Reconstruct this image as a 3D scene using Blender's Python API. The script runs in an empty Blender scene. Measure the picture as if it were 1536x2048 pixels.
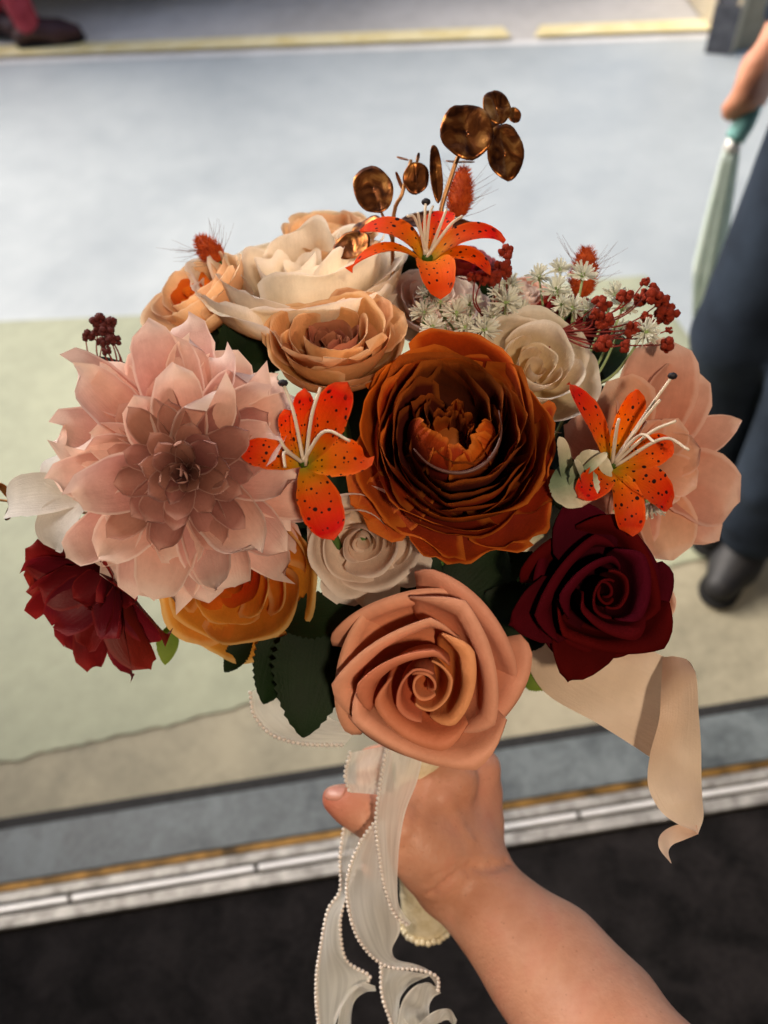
import bpy, math, random
import numpy as np
from mathutils import Matrix, Vector

# ------------------------------------------------------------------ camera
PITCH, ROLL, FPX = math.radians(52), math.radians(6), 1664.0
CAM = np.array([0.0, 0.0, 1.5])
fw = np.array([0, math.cos(PITCH), -math.sin(PITCH)])
_r0 = np.array([1.0, 0, 0]); _u0 = np.array([0, math.sin(PITCH), math.cos(PITCH)])
rt = math.cos(ROLL) * _r0 - math.sin(ROLL) * _u0
up = math.cos(ROLL) * _u0 + math.sin(ROLL) * _r0

sc = bpy.context.scene
COL = sc.collection
cam_d = bpy.data.cameras.new("camera"); cam = bpy.data.objects.new("camera", cam_d); COL.objects.link(cam)
cam.matrix_world = Matrix(((rt[0], up[0], -fw[0], CAM[0]), (rt[1], up[1], -fw[1], CAM[1]), (rt[2], up[2], -fw[2], CAM[2]), (0, 0, 0, 1)))
cam_d.sensor_fit = 'VERTICAL'; cam_d.sensor_height = 36.0; cam_d.sensor_width = 27.0
cam_d.lens = FPX / 2048 * 36.0
cam_d.clip_start = 0.02; cam_d.clip_end = 500
cam_d.dof.use_dof = True; cam_d.dof.focus_distance = 0.405; cam_d.dof.aperture_fstop = 6.2
sc.camera = cam

# ------------------------------------------------------------------ light
SUN_EL, SUN_AZ = math.radians(42), math.radians(-62)      # azimuth measured from +Y towards +X
w = bpy.data.worlds.new("World"); sc.world = w; w.use_nodes = True
nt = w.node_tree; bg = nt.nodes["Background"]
sky = nt.nodes.new("ShaderNodeTexSky"); sky.sky_type = 'NISHITA'; sky.sun_disc = False
sky.sun_elevation = SUN_EL; sky.sun_rotation = SUN_AZ
sky.air_density = 1.0; sky.dust_density = 5.0; sky.ozone_density = 1.2
nt.links.new(sky.outputs[0], bg.inputs[0]); bg.inputs[1].default_value = 0.15
sd = bpy.data.lights.new("sun", 'SUN'); sd.energy = 1.5; sd.angle = math.radians(40); sd.color = (1, 0.95, 0.88)
so = bpy.data.objects.new("sun", sd); COL.objects.link(so)
sdir = Vector((math.sin(SUN_AZ) * math.cos(SUN_EL), math.cos(SUN_AZ) * math.cos(SUN_EL), math.sin(SUN_EL)))
so.rotation_euler = sdir.to_track_quat('Z', 'Y').to_euler()
ld = bpy.data.lights.new("indoor_lamp", 'AREA'); ld.energy = 9.8; ld.size = 0.11; ld.color = (1.0, 0.78, 0.56)
lo = bpy.data.objects.new("indoor_lamp", ld); COL.objects.link(lo)
lo.location = (0.25, -0.75, 2.3)
lo.rotation_euler = (Vector(lo.location) - Vector((0, 0.25, 1.15))).to_track_quat('Z', 'Y').to_euler()
sc.view_settings.view_transform = 'Standard'; sc.view_settings.look = 'None'
sc.view_settings.exposure = 0.9; sc.view_settings.gamma = 1.0; sc.view_settings.use_curve_mapping = False
sc.cycles.transparent_max_bounces = 24

# ------------------------------------------------------------------ helpers
rng = np.random.default_rng(7); random.seed(7)
PI = math.pi

def cw(px, py, d): return CAM + d * (fw + (px - 768) / FPX * rt - (py - 1024) / FPX * up)
def ray(px, py): return fw + (px - 768) / FPX * rt - (py - 1024) / FPX * up
def cz(px, py, z): v = ray(px, py); return CAM + v * ((z - CAM[2]) / v[2])
def fl(px, py): return cz(px, py, 0.0)
def cd(x, y, z): v = x * rt + y * up - z * fw; return v / np.linalg.norm(v)
def lin(h):
    h = h.lstrip('#'); o = []
    for i in (0, 2, 4):
        c = int(h[i:i + 2], 16) / 255
        o.append(c / 12.92 if c <= 0.04045 else ((c + 0.055) / 1.055) ** 2.4)
    return (*o, 1.0)

def link(o, parent=None):
    COL.objects.link(o)
    if parent is not None: o.parent = parent
    return o
def tag(o, label, cat, group=None):
    o["label"] = label; o["category"] = cat
    if group: o["group"] = group
    return o
def structure(o): o["kind"] = "structure"; return o

def mesh_obj(name, verts, faces, mat, parent=None, uv=None, smooth=True):
    me = bpy.data.meshes.new(name)
    me.from_pydata([tuple(map(float, v)) for v in verts], [], [tuple(int(i) for i in f) for f in faces])
    if uv is not None:
        lay = me.uv_layers.new(name="UVMap")
        idx = np.empty(len(me.loops), dtype=np.int32); me.loops.foreach_get("vertex_index", idx)
        lay.data.foreach_set("uv", np.asarray(uv, dtype=np.float32)[idx].ravel())
    if smooth: me.polygons.foreach_set("use_smooth", [True] * len(me.polygons))
    me.materials.append(mat)
    o = bpy.data.objects.new(name, me)
    return link(o, parent)

def grid_faces(nu, nv, closed=False):
    f = []
    for j in range(nv - 1):
        for i in range(nu - 1 if not closed else nu):
            a = j * nu + i; b = j * nu + (i + 1) % nu
            f.append((a, b, b + nu, a + nu))
    return f

def catmull(pts, n):
    pts = np.asarray(pts, float); m = len(pts)
    if m == 2:
        t = np.linspace(0, 1, n)[:, None]; return pts[0] * (1 - t) + pts[1] * t
    P = np.vstack([2 * pts[0] - pts[1], pts, 2 * pts[-1] - pts[-2]])
    out = []
    for s in np.linspace(0, m - 1, n):
        i = min(int(s), m - 2); t = s - i
        p0, p1, p2, p3 = P[i], P[i + 1], P[i + 2], P[i + 3]
        out.append(0.5 * ((2 * p1) + (-p0 + p2) * t + (2 * p0 - 5 * p1 + 4 * p2 - p3) * t * t + (-p0 + 3 * p1 - 3 * p2 + p3) * t ** 3))
    return np.array(out)

def tube(pts, radii, n=8, k=12, cap=True):
    """tube along a catmull path -> verts, faces"""
    c = catmull(pts, k); m = len(c)
    rr = np.interp(np.linspace(0, 1, m), np.linspace(0, 1, len(radii)), radii)
    t = np.gradient(c, axis=0); t /= np.linalg.norm(t, axis=1)[:, None] + 1e-12
    ref = np.array([0, 0, 1.0]) if abs(t[0][2]) < 0.9 else np.array([1.0, 0, 0])
    V = []; a = np.cross(t[0], ref); a /= np.linalg.norm(a)
    for i in range(m):
        a = a - t[i] * (a @ t[i]); a /= np.linalg.norm(a); b = np.cross(t[i], a)
        for q in range(n):
            an = 2 * PI * q / n
            V.append(c[i] + rr[i] * (math.cos(an) * a + math.sin(an) * b))
    F = grid_faces(n, m, True)
    if cap:
        F.append(tuple(range(n))[::-1]); F.append(tuple((m - 1) * n + q for q in range(n)))
    return np.array(V), F

class MB:
    def __init__(s): s.v = []; s.f = []; s.uv = []; s.n = 0
    def add(s, V, F, uv=None):
        V = np.asarray(V, float)
        s.v.append(V); s.f += [tuple(i + s.n for i in q) for q in F]
        s.uv.append(np.zeros((len(V), 2)) if uv is None else np.asarray(uv)); s.n += len(V)
    def build(s, name, mat, parent=None, smooth=True):
        return mesh_obj(name, np.vstack(s.v), s.f, mat, parent, np.vstack(s.uv), smooth)

def box(c, dx, dy, dz, sx, sy, sz):
    """box by centre, three unit axes, full sizes"""
    V = []
    for k in (-.5, .5):
        for j in (-.5, .5):
            for i in (-.5, .5): V.append(np.asarray(c) + i * sx * np.asarray(dx) + j * sy * np.asarray(dy) + k * sz * np.asarray(dz))
    return np.array(V), [(0, 2, 3, 1), (4, 5, 7, 6), (0, 1, 5, 4), (2, 6, 7, 3), (0, 4, 6, 2), (1, 3, 7, 5)]

def sphere(c, r, nu=8, nv=6, sq=(1, 1, 1)):
    V = []
    for j in range(nv + 1):
        ph = PI * j / nv
        for i in range(nu):
            th = 2 * PI * i / nu
            V.append((c[0] + r * sq[0] * math.sin(ph) * math.cos(th), c[1] + r * sq[1] * math.sin(ph) * math.sin(th), c[2] + r * sq[2] * math.cos(ph)))
    return np.array(V), grid_faces(nu, nv + 1, True)

# ---- smooth-union distance field meshed with surface nets (bodies, hands)
def sdf_mesh(prims, h, k):
    """prims: (p0, r0, p1, r1[, squash axis dir, factor]) tapered capsules"""
    P = np.array([p for q in prims for p in (q[0], q[2])]); rm = max(max(q[1], q[3]) for q in prims)
    lo_ = P.min(0) - rm - 3 * h; hi_ = P.max(0) + rm + 3 * h
    n = np.ceil((hi_ - lo_) / h).astype(int) + 1
    ax = [lo_[i] + h * np.arange(n[i]) for i in range(3)]
    G = np.stack(np.meshgrid(*ax, indexing='ij'), -1).astype(np.float32)
    acc = np.zeros(n, np.float32)
    for q in prims:
        p0, r0_, p1, r1_ = np.asarray(q[0], np.float32), q[1], np.asarray(q[2], np.float32), q[3]
        ba = p1 - p0; L = float(ba @ ba) + 1e-12
        # limit to bounding region
        m = max(r0_, r1_) + 5 * k + 2 * h
        a0 = np.clip(((np.minimum(p0, p1) - m - lo_) / h).astype(int), 0, n - 1); a1 = np.clip(((np.maximum(p0, p1) + m - lo_) / h).astype(int) + 2, 1, n)
        s = tuple(slice(a0[i], a1[i]) for i in range(3))
        g = G[s] - p0
        if len(q) > 4:
            d_ = np.asarray(q[4], np.float32); d_ = d_ / np.linalg.norm(d_)
            comp = g @ d_; base = float(ba @ d_)
            t = np.clip((g @ ba) / L, 0, 1)
            off = g - t[..., None] * ba
            oc = off @ d_
            off = off + (oc * (q[5] - 1))[..., None] * d_
        else:
            t = np.clip((g @ ba) / L, 0, 1); off = g - t[..., None] * ba
        d = np.sqrt((off ** 2).sum(-1)) - (r0_ + (r1_ - r0_) * t)
        acc[s] += np.exp(-np.clip(d / k, -40, 40))
    S = -k * np.log(np.maximum(acc, 1e-18))
    ins = S < 0
    c = [ins[i:n[0] - 1 + i, j:n[1] - 1 + j, l:n[2] - 1 + l] for i in (0, 1) for j in (0, 1) for l in (0, 1)]
    cnt = sum(x.astype(np.int8) for x in c); act = (cnt > 0) & (cnt < 8)
    ids = -np.ones(act.shape, np.int64); cells = np.argwhere(act); ids[act] = np.arange(len(cells))
    sumv = np.zeros((len(cells), 3)); num = np.zeros(len(cells))
    corners = [np.array([i, j, l]) for i in (0, 1) for j in (0, 1) for l in (0, 1)]
    for a in range(8):
        for b in range(a + 1, 8):
            if np.abs(corners[a] - corners[b]).sum() != 1: continue
            ca = cells + corners[a]; cb = cells + corners[b]
            va = S[ca[:, 0], ca[:, 1], ca[:, 2]]; vb = S[cb[:, 0], cb[:, 1], cb[:, 2]]
            mk = (va < 0) != (vb < 0)
            t = np.where(mk, va / np.where(mk, va - vb, 1), 0)
            sumv += np.where(mk[:, None], ca + t[:, None] * (cb - ca), 0); num += mk
    V = lo_ + h * sumv / num[:, None]
    F = []
    for axis in range(3):
        o1, o2 = [(1, 2), (2, 0), (0, 1)][axis]
        sl0 = [slice(None)] * 3; sl1 = [slice(None)] * 3
        sl0[axis] = slice(0, -1); sl1[axis] = slice(1, None)
        e = np.argwhere(ins[tuple(sl0)] != ins[tuple(sl1)])
        e = e[(e[:, o1] > 0) & (e[:, o2] > 0) & (e[:, o1] < n[o1] - 1) & (e[:, o2] < n[o2] - 1)]
        d1 = np.zeros(3, int); d1[o1] = 1; d2 = np.zeros(3, int); d2[o2] = 1
        q = np.stack([ids[tuple((e - x).T)] for x in (d1 + d2, d2, 0 * d1, d1)], 1)
        fl_ = ins[tuple(e.T)]
        q[~fl_] = q[~fl_][:, ::-1]
        F.append(q)
    F = np.vstack(F); F = F[(F >= 0).all(1)]
    return V, F.tolist()

# ------------------------------------------------------------------ materials
def newmat(name):
    m = bpy.data.materials.new(name); m.use_nodes = True
    n = m.node_tree.nodes; n.clear()
    return m, n, m.node_tree.links
def N(n, t, **kw):
    x = n.new(t)
    for k_, v in kw.items():
        if k_.startswith('i_'):
            key = k_[2:]; x.inputs[int(key) if key.isdigit() else key.replace('_', ' ')].default_value = v
        else: setattr(x, k_, v)
    return x
def ramp(n, stops):
    r = n.new("ShaderNodeValToRGB"); e = r.color_ramp.elements
    while len(e) < len(stops): e.new(0.5)
    for q, (p, c) in zip(e, stops): q.position = p; q.color = lin(c) if isinstance(c, str) else c
    return r
def mixc(n, l, fac, a, b, mode='MIX'):
    x = n.new("ShaderNodeMix"); x.data_type = 'RGBA'; x.blend_type = mode
    for s, v in ((0, fac), (6, a), (7, b)):
        if hasattr(v, 'is_linked') or hasattr(v, 'links'): l.new(v, x.inputs[s])
        else: x.inputs[s].default_value = v
    return x.outputs[2]
def math_(n, l, op, a, b=None, c=None):
    x = n.new("ShaderNodeMath"); x.operation = op
    for i, v in enumerate((a, b, c)):
        if v is None: continue
        if hasattr(v, 'links'): l.new(v, x.inputs[i])
        else: x.inputs[i].default_value = v
    return x.outputs[0]

def petal_mat(name, stops, edge=None, edge_amt=0.5, transl=0.32, rough=0.72, spots=False, var=0.10, vein=0.25, mottle=0.18, spec=0.25, sheen=0.0):
    m, n, l = newmat(name)
    uvn = N(n, "ShaderNodeUVMap"); sep = N(n, "ShaderNodeSeparateXYZ"); l.new(uvn.outputs[0], sep.inputs[0])
    tc = N(n, "ShaderNodeTexCoord"); oi = N(n, "ShaderNodeObjectInfo")
    no = N(n, "ShaderNodeTexNoise", i_Scale=55.0, i_Detail=5.0, i_Roughness=0.6); l.new(tc.outputs['Object'], no.inputs['Vector'])
    vv = math_(n, l, 'MULTIPLY_ADD', no.outputs[0], 0.22, math_(n, l, 'ADD', sep.outputs[1], -0.11))
    cr = ramp(n, stops); l.new(vv, cr.inputs[0]); col = cr.outputs[0]
    # mottling + per petal value shift
    mo = ramp(n, [(0.3, (1 - mottle,) * 3 + (1,)), (0.7, (1 + mottle * .4,) * 3 + (1,))]); l.new(no.outputs[0], mo.inputs[0])
    col = mixc(n, l, 1.0, col, mo.outputs[0], 'MULTIPLY')
    hs = N(n, "ShaderNodeHueSaturation"); l.new(col, hs.inputs['Color'])
    l.new(math_(n, l, 'MULTIPLY_ADD', oi.outputs['Random'], 2 * var, 1 - var), hs.inputs['Value'])
    l.new(math_(n, l, 'MULTIPLY_ADD', oi.outputs['Random'], 0.02, 0.49), hs.inputs['Hue'])
    col = hs.outputs[0]
    # veins run along the petal, only as fine relief
    mp = N(n, "ShaderNodeMapping"); mp.inputs['Scale'].default_value = (26, 2.2, 1); l.new(uvn.outputs[0], mp.inputs[0])
    vn = N(n, "ShaderNodeTexNoise", i_Scale=1.0, i_Detail=3.0); l.new(mp.outputs[0], vn.inputs['Vector'])
    col = mixc(n, l, math_(n, l, 'MULTIPLY', vn.outputs[0], vein), col, mixc(n, l, 1.0, col, (0.62, 0.58, 0.56, 1), 'MULTIPLY'))
    if edge:
        eu = math_(n, l, 'ABSOLUTE', math_(n, l, 'MULTIPLY_ADD', sep.outputs[0], 2.0, -1.0))
        ed = math_(n, l, 'MAXIMUM', eu, sep.outputs[1])
        ed = math_(n, l, 'MULTIPLY_ADD', no.outputs[0], 0.12, ed)
        er = ramp(n, [(0.93, (0, 0, 0, 1)), (1.04, (1, 1, 1, 1))]); l.new(ed, er.inputs[0])
        col = mixc(n, l, math_(n, l, 'MULTIPLY', er.outputs[0], edge_amt), col, lin(edge))
    if spots:
        mp2 = N(n, "ShaderNodeMapping"); mp2.inputs['Scale'].default_value = (4.0, 8.0, 1); l.new(uvn.outputs[0], mp2.inputs[0])
        ad = N(n, "ShaderNodeVectorMath", operation='ADD'); l.new(mp2.outputs[0], ad.inputs[0])
        cmb = N(n, "ShaderNodeCombineXYZ"); l.new(math_(n, l, 'MULTIPLY', oi.outputs['Random'], 31.0), cmb.inputs[0]); l.new(cmb.outputs[0], ad.inputs[1])
        vo = N(n, "ShaderNodeTexVoronoi", i_Scale=1.0, i_Randomness=0.85); vo.voronoi_dimensions = '2D'; l.new(ad.outputs[0], vo.inputs['Vector'])
        wn = N(n, "ShaderNodeTexNoise", i_Scale=260.0); l.new(tc.outputs['Object'], wn.inputs['Vector'])
        sc_ = N(n, 'ShaderNodeSeparateColor'); l.new(vo.outputs['Color'], sc_.inputs[0]); dd = math_(n, l, 'MULTIPLY_ADD', wn.outputs[0], 0.14, math_(n, l, 'MULTIPLY', vo.outputs['Distance'], math_(n, l, 'MULTIPLY_ADD', sc_.outputs[0], 1.3, .65)))
        sr = ramp(n, [(0.21, (1, 1, 1, 1)), (0.25, (0, 0, 0, 1))]); l.new(dd, sr.inputs[0])
        wr = ramp(n, [(0.12, (0, 0, 0, 1)), (0.2, (1, 1, 1, 1)), (0.82, (1, 1, 1, 1)), (0.92, (0, 0, 0, 1))]); l.new(sep.outputs[1], wr.inputs[0])
        col = mixc(n, l, math_(n, l, 'MULTIPLY', sr.outputs[0], wr.outputs[0]), col, (0.022, 0.006, 0.005, 1))
    fine = N(n, "ShaderNodeTexNoise", i_Scale=900.0, i_Detail=2.0); l.new(tc.outputs['Object'], fine.inputs['Vector'])
    hgt = math_(n, l, 'MULTIPLY_ADD', vn.outputs[0], 1.6, fine.outputs[0])
    bp = N(n, "ShaderNodeBump", i_Strength=0.22, i_Distance=0.0009); l.new(hgt, bp.inputs['Height'])
    pb = N(n, "ShaderNodeBsdfPrincipled", i_Roughness=rough); pb.inputs['Specular IOR Level'].default_value = spec
    if sheen: pb.inputs['Sheen Weight'].default_value = sheen; pb.inputs['Sheen Roughness'].default_value = 0.5
    l.new(col, pb.inputs['Base Color']); l.new(bp.outputs[0], pb.inputs['Normal'])
    tr = N(n, "ShaderNodeBsdfTranslucent"); l.new(mixc(n, l, 1.0, col, (1.0, 0.86, 0.78, 1), 'MULTIPLY'), tr.inputs[0]); l.new(bp.outputs[0], tr.inputs['Normal'])
    mx = N(n, "ShaderNodeMixShader"); mx.inputs[0].default_value = transl
    l.new(pb.outputs[0], mx.inputs[1]); l.new(tr.outputs[0], mx.inputs[2])
    out = N(n, "ShaderNodeOutputMaterial"); l.new(mx.outputs[0], out.inputs[0])
    return m

def simple_mat(name, c1, c2=None, scale=30.0, rough=0.6, metal=0.0, spec=0.4, bump=0.0, bscale=None, transl=0.0, sss=0.0, rlo=None, detail=6.0, coord='Object', stretch=None, bdist=0.002):
    m, n, l = newmat(name)
    tc = N(n, "ShaderNodeTexCoord"); src = tc.outputs[coord]
    if stretch:
        mp = N(n, "ShaderNodeMapping"); mp.inputs['Scale'].default_value = stretch; l.new(src, mp.inputs[0]); src = mp.outputs[0]
    no = N(n, "ShaderNodeTexNoise", i_Scale=scale, i_Detail=detail, i_Roughness=0.62); l.new(src, no.inputs['Vector'])
    cr = ramp(n, [(0.32, c1), (0.68, c2 or c1)]); l.new(no.outputs[0], cr.inputs[0])
    pb = N(n, "ShaderNodeBsdfPrincipled", i_Roughness=rough, i_Metallic=metal); pb.inputs['Specular IOR Level'].default_value = spec
    l.new(cr.outputs[0], pb.inputs['Base Color'])
    if rlo is not None:
        rr = ramp(n, [(0.3, (rlo,) * 3 + (1,)), (0.7, (rough,) * 3 + (1,))]); l.new(no.outputs[0], rr.inputs[0]); l.new(rr.outputs[0], pb.inputs['Roughness'])
    if sss:
        pb.inputs['Subsurface Weight'].default_value = sss; pb.inputs['Subsurface Radius'].default_value = (0.012, 0.005, 0.003); pb.inputs['Subsurface Scale'].default_value = 0.6
    if bump:
        b2 = N(n, "ShaderNodeTexNoise", i_Scale=bscale or scale * 4, i_Detail=4.0); l.new(src, b2.inputs['Vector'])
        bp = N(n, "ShaderNodeBump", i_Strength=bump, i_Distance=bdist); l.new(b2.outputs[0], bp.inputs['Height']); l.new(bp.outputs[0], pb.inputs['Normal'])
    out = N(n, "ShaderNodeOutputMaterial")
    if transl:
        tr = N(n, "ShaderNodeBsdfTranslucent"); l.new(cr.outputs[0], tr.inputs[0])
        mx = N(n, "ShaderNodeMixShader"); mx.inputs[0].default_value = transl
        l.new(pb.outputs[0], mx.inputs[1]); l.new(tr.outputs[0], mx.inputs[2]); l.new(mx.outputs[0], out.inputs[0])
    else: l.new(pb.outputs[0], out.inputs[0])
    return m

# ------------------------------------------------------------------ the setting
Z = np.array([0, 0, 1.0])
def floor_mat(name, c1, c2, rough, rlo, scale, spec=0.5, bump=0.05, streak=False):
    m, n, l = newmat(name)
    ge = N(n, "ShaderNodeNewGeometry")
    a = N(n, "ShaderNodeTexNoise", i_Scale=scale, i_Detail=7.0, i_Roughness=0.62, i_Distortion=0.6); l.new(ge.outputs['Position'], a.inputs['Vector'])
    b = N(n, "ShaderNodeTexNoise", i_Scale=scale * 9, i_Detail=5.0, i_Roughness=0.7); l.new(ge.outputs['Position'], b.inputs['Vector'])
    f = math_(n, l, 'MULTIPLY_ADD', b.outputs[0], 0.35, math_(n, l, 'MULTIPLY', a.outputs[0], 0.75))
    cr = ramp(n, [(0.42, c1), (0.66, c2)]); l.new(f, cr.inputs[0])
    rr = ramp(n, [(0.4, (rlo,) * 3 + (1,)), (0.65, (rough,) * 3 + (1,))]); l.new(f, rr.inputs[0])
    pb = N(n, "ShaderNodeBsdfPrincipled"); pb.inputs['Specular IOR Level'].default_value = spec
    l.new(cr.outputs[0], pb.inputs['Base Color']); l.new(rr.outputs[0], pb.inputs['Roughness'])
    bp = N(n, "ShaderNodeBump", i_Strength=bump, i_Distance=0.004); l.new(b.outputs[0], bp.inputs['Height']); l.new(bp.outputs[0], pb.inputs['Normal'])
    out = N(n, "ShaderNodeOutputMaterial"); l.new(pb.outputs[0], out.inputs[0])
    return m
M_asph = floor_mat("asphalt", '#b4b0aa', '#cac6c0', 0.85, 0.7, 1.5, 0.3, 0.2)
M_blue = floor_mat("painted_blue_concrete", '#9aa2a5', '#acb3b4', 0.56, 0.4, 0.9, 0.42)
M_green = floor_mat("painted_green_concrete", '#8b8f78', '#a3a68d', 0.7, 0.55, 2.2, 0.3)
M_tan = floor_mat("bare_concrete", '#807b68', '#9f9882', 0.8, 0.6, 5.0, 0.3, 0.15)
M_mat = floor_mat("black_carpet", '#0a0909', '#242121', 0.95, 0.9, 14.0, 0.15, 0.9)
M_yel = floor_mat("yellow_line_paint", '#dcc888', '#ece0b4', 0.7, 0.5, 8.0)
M_wht = floor_mat("white_line_paint", '#c9c9c6', '#dcdcda', 0.7, 0.5, 8.0)
M_gap = simple_mat("gap_black", '#151515', '#262525', 60, 0.8, bump=0.3)
M_sill = floor_mat("worn_grey_sill_paint", '#3f4547', '#6a7274', 0.6, 0.45, 9.0, 0.5, 0.15)
M_brass = simple_mat("brass", '#3a2c18', '#a37a3c', 18, 0.5, metal=0.6, stretch=(1, 1, 1))
M_alu = simple_mat("brushed_aluminium", '#77736c', '#c4c0b8', 30, 0.45, metal=0.45, bump=0.1)
M_aluw = simple_mat("bright_aluminium", '#d6d4cf', '#eceae6', 25, 0.35, metal=0.25, bump=0.05)
M_grove = simple_mat("dark_groove", '#26221c', '#4b453b', 50, 0.8)

def sheet(name, pts, z, mat):
    V = [(p[0], p[1], z) for p in pts]
    o = mesh_obj(name, V, [tuple(range(len(V)))], mat, smooth=False)
    if o.data.polygons[0].normal.z < 0: o.data.flip_normals()
    return structure(o)

A_ = fl(0, 1865); B_ = fl(1536, 1612)
T = (B_ - A_) / np.linalg.norm(B_ - A_); NN = np.array([-T[1], T[0], 0.0])
def tn(a, b, z=0.0): return A_ + a * T + b * NN + z * Z
def offn(px, py): return float((fl(px, py) - A_) @ NN)
o_al, o_br, o_si, o_gp = offn(683, 1678), offn(683, 1662), offn(683, 1555), offn(683, 1532)
# ground reaching the horizon, then the slabs and paint on it
sheet("road", [(-200, -60), (200, -60), (200, 300), (-200, 300)], -0.012, M_asph)
line_l = fl(0, 130); line_r = fl(1380, 80); ld_ = (line_r - line_l) / np.linalg.norm(line_r - line_l); ln_ = np.array([-ld_[1], ld_[0], 0])
def yl(a, b): return line_l + a * ld_ + b * ln_
sheet("pavement", [tn(-4, o_gp), tn(6, o_gp), yl(6, 0), yl(-4, 0)], 0.0, M_tan)
g_far = [fl(-400, 662), fl(0, 645), fl(300, 632), fl(1290, 553)]
g_right = [fl(1536, 900), fl(1800, 1050)]
g_near = [fl(1370, 1124), fl(930, 1275), fl(490, 1414), fl(0, 1528), fl(-400, 1625)]
_gn = catmull(g_near, 120); _gr = np.random.default_rng(2); _gn = _gn + np.cumsum(_gr.normal(0, .0035, (120, 1)), axis=0) * .2 * np.array([0, 1, 0]) + _gr.normal(0, .0025, (120, 1)) * np.array([0, 1, 0])
g_near = list(_gn)
sheet("painted_floor_green", g_far + g_right + g_near, 0.004, M_green)
sheet("painted_floor", [yl(-4, 0)] + [g_far[0] + np.array([-2.5, .15, 0])] + g_far + g_right + [g_right[-1] + np.array([3, -.4, 0])] + [yl(6, 0)], 0.003, M_blue)
sheet("white_line", [yl(-4, 0.0), yl(6, 0.0), yl(6, .035), yl(-4, .035)], 0.006, M_wht)
ga, gb = [float((fl(x, 78) - line_l) @ ld_) for x in (1022, 1068)]
sheet("yellow_line", [yl(-4, 0.07), yl(ga, 0.07), yl(ga - .03, .17), yl(-4, .17)], 0.006, M_yel)
sheet("yellow_line", [yl(gb, 0.07), yl(6, 0.07), yl(6, .17), yl(gb + .03, .17)], 0.006, M_yel)
sheet("indoor_floor", [tn(-4, -3), tn(6, -3), tn(6, 0.001), tn(-4, 0.001)], 0.002, M_mat)

# door threshold
th = bpy.data.objects.new("door_threshold", None); link(th); th.location = tuple(A_)
tag(th, "aluminium door threshold with grooved rails, brass strip and worn grey sill", "threshold")
def strip(name, a0, a1, b0, b1, z0, z1, mat, bev=0.0015):
    V = []
    prof = [(b0, z0), (b0, z1 - bev), (b0 + bev, z1), (b1 - bev, z1), (b1, z1 - bev), (b1, z0)]
    for a in (a0, a1):
        for b, z in prof: V.append(tn(a, b, z) - A_)
    F = [(i, i + 1, i + 7, i + 6) for i in range(5)] + [(5, 4, 3, 2, 1, 0), (6, 7, 8, 9, 10, 11)]
    return mesh_obj(name, V, F, mat, th, smooth=False)
strip("sill_plate", -3, 5, o_br + .001, o_si, -.01, .012, M_sill)
strip("gap_strip", -3, 5, o_si + .001, o_gp + .002, -.01, .005, M_gap)  # dark gap beside the sill, its darkness put into the strip's colour
strip("brass_strip", -3, 5, o_al + .001, o_br, -.01, .010, M_brass)
strip("base_plate", -3, 5, .001, o_al, -.01, .003, M_grove)  # dark brown base showing between the rails
strip("rail", -3, 5, .002, .023, 0, .012, M_alu)
strip("rail", -3, 5, .044, o_al - .001, 0, .012, M_alu)
cuts = [float((cz(px, py, .012) - A_) @ T) for px, py in ((-1400, 2000), (-500, 1905), (138, 1806), (512, 1738), (1157, 1626), (1700, 1535))]
for c0, c1 in zip(cuts[:-1], cuts[1:]): strip("rail_segment", c0 + .004, c1 - .004, .0285, .0385, 0, .013, M_aluw)

# post in its metal footing, beige wall at the far corner
M_steel = simple_mat("galvanised_steel", '#55555a', '#77767a', 20, 0.5, metal=0.5, bump=0.1)
M_steel2 = simple_mat("grey_post_paint", '#8d8f94', '#a3a5a9', 20, 0.5)
M_wall = simple_mat("beige_wall_render", '#8f8672', '#a69c86', 15, 0.85, bump=0.3, bscale=120)
c0 = fl(1408, 108); cl = fl(1375, 98); cr_ = fl(1454, 112)
ex = (cr_ - c0) / np.linalg.norm(cr_ - c0); ey = np.array([-ex[1], ex[0], 0]); wx = np.linalg.norm(cr_ - c0) + .01; wy = .13
pc = c0 + ex * wx / 2 + ey * wy / 2
po = bpy.data.objects.new("post", None); link(po); po.location = tuple(pc)
tag(po, "grey post standing in a square metal footing beside the beige wall", "post")
foot = MB()
for sgn, d1, d2, w1, w2 in ((-1, ey, ex, wy, wx), (1, ey, ex, wy, wx), (-1, ex, ey, wx, wy), (1, ex, ey, wx, wy)):
    V, F = box(d1 * 0 + sgn * d1 * (w1 / 2 - .004) + Z * .085, d1, d2, Z, .008, w2 - (.018 if d1 is ex else 0), .17); foot.add(V, F)
V, F = box(Z * .03, ex, ey, Z, wx - .02, wy - .02, .06); foot.add(V, F)
foot.build("footing", M_steel, po, False)
V, F = box(Z * 1.25, ex, ey, Z, .055, .055, 2.5); mesh_obj("shaft", V, F, M_steel2, po, smooth=False)
wl = fl(1467, 104)
wo = bpy.data.objects.new("building_wall", None); link(wo); wo.location = tuple(wl)
tag(wo, "beige rendered wall corner behind the grey post", "wall")
V, F = box(np.array([1.0, .35, 1.3]), np.array([1, 0, 0]), np.array([0, 1, 0]), Z, 2.0, .7, 2.6); mesh_obj("render", V, F, M_wall, wo, smooth=False)
V, F = box(np.array([-.012, .35, 1.3]), np.array([1, 0, 0]), np.array([0, 1, 0]), Z, .02, .74, 2.6); mesh_obj("corner_trim", V, F, simple_mat("trim_paint", '#b5aa92', '#c4b9a2', 20, .7), wo, smooth=False)

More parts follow.
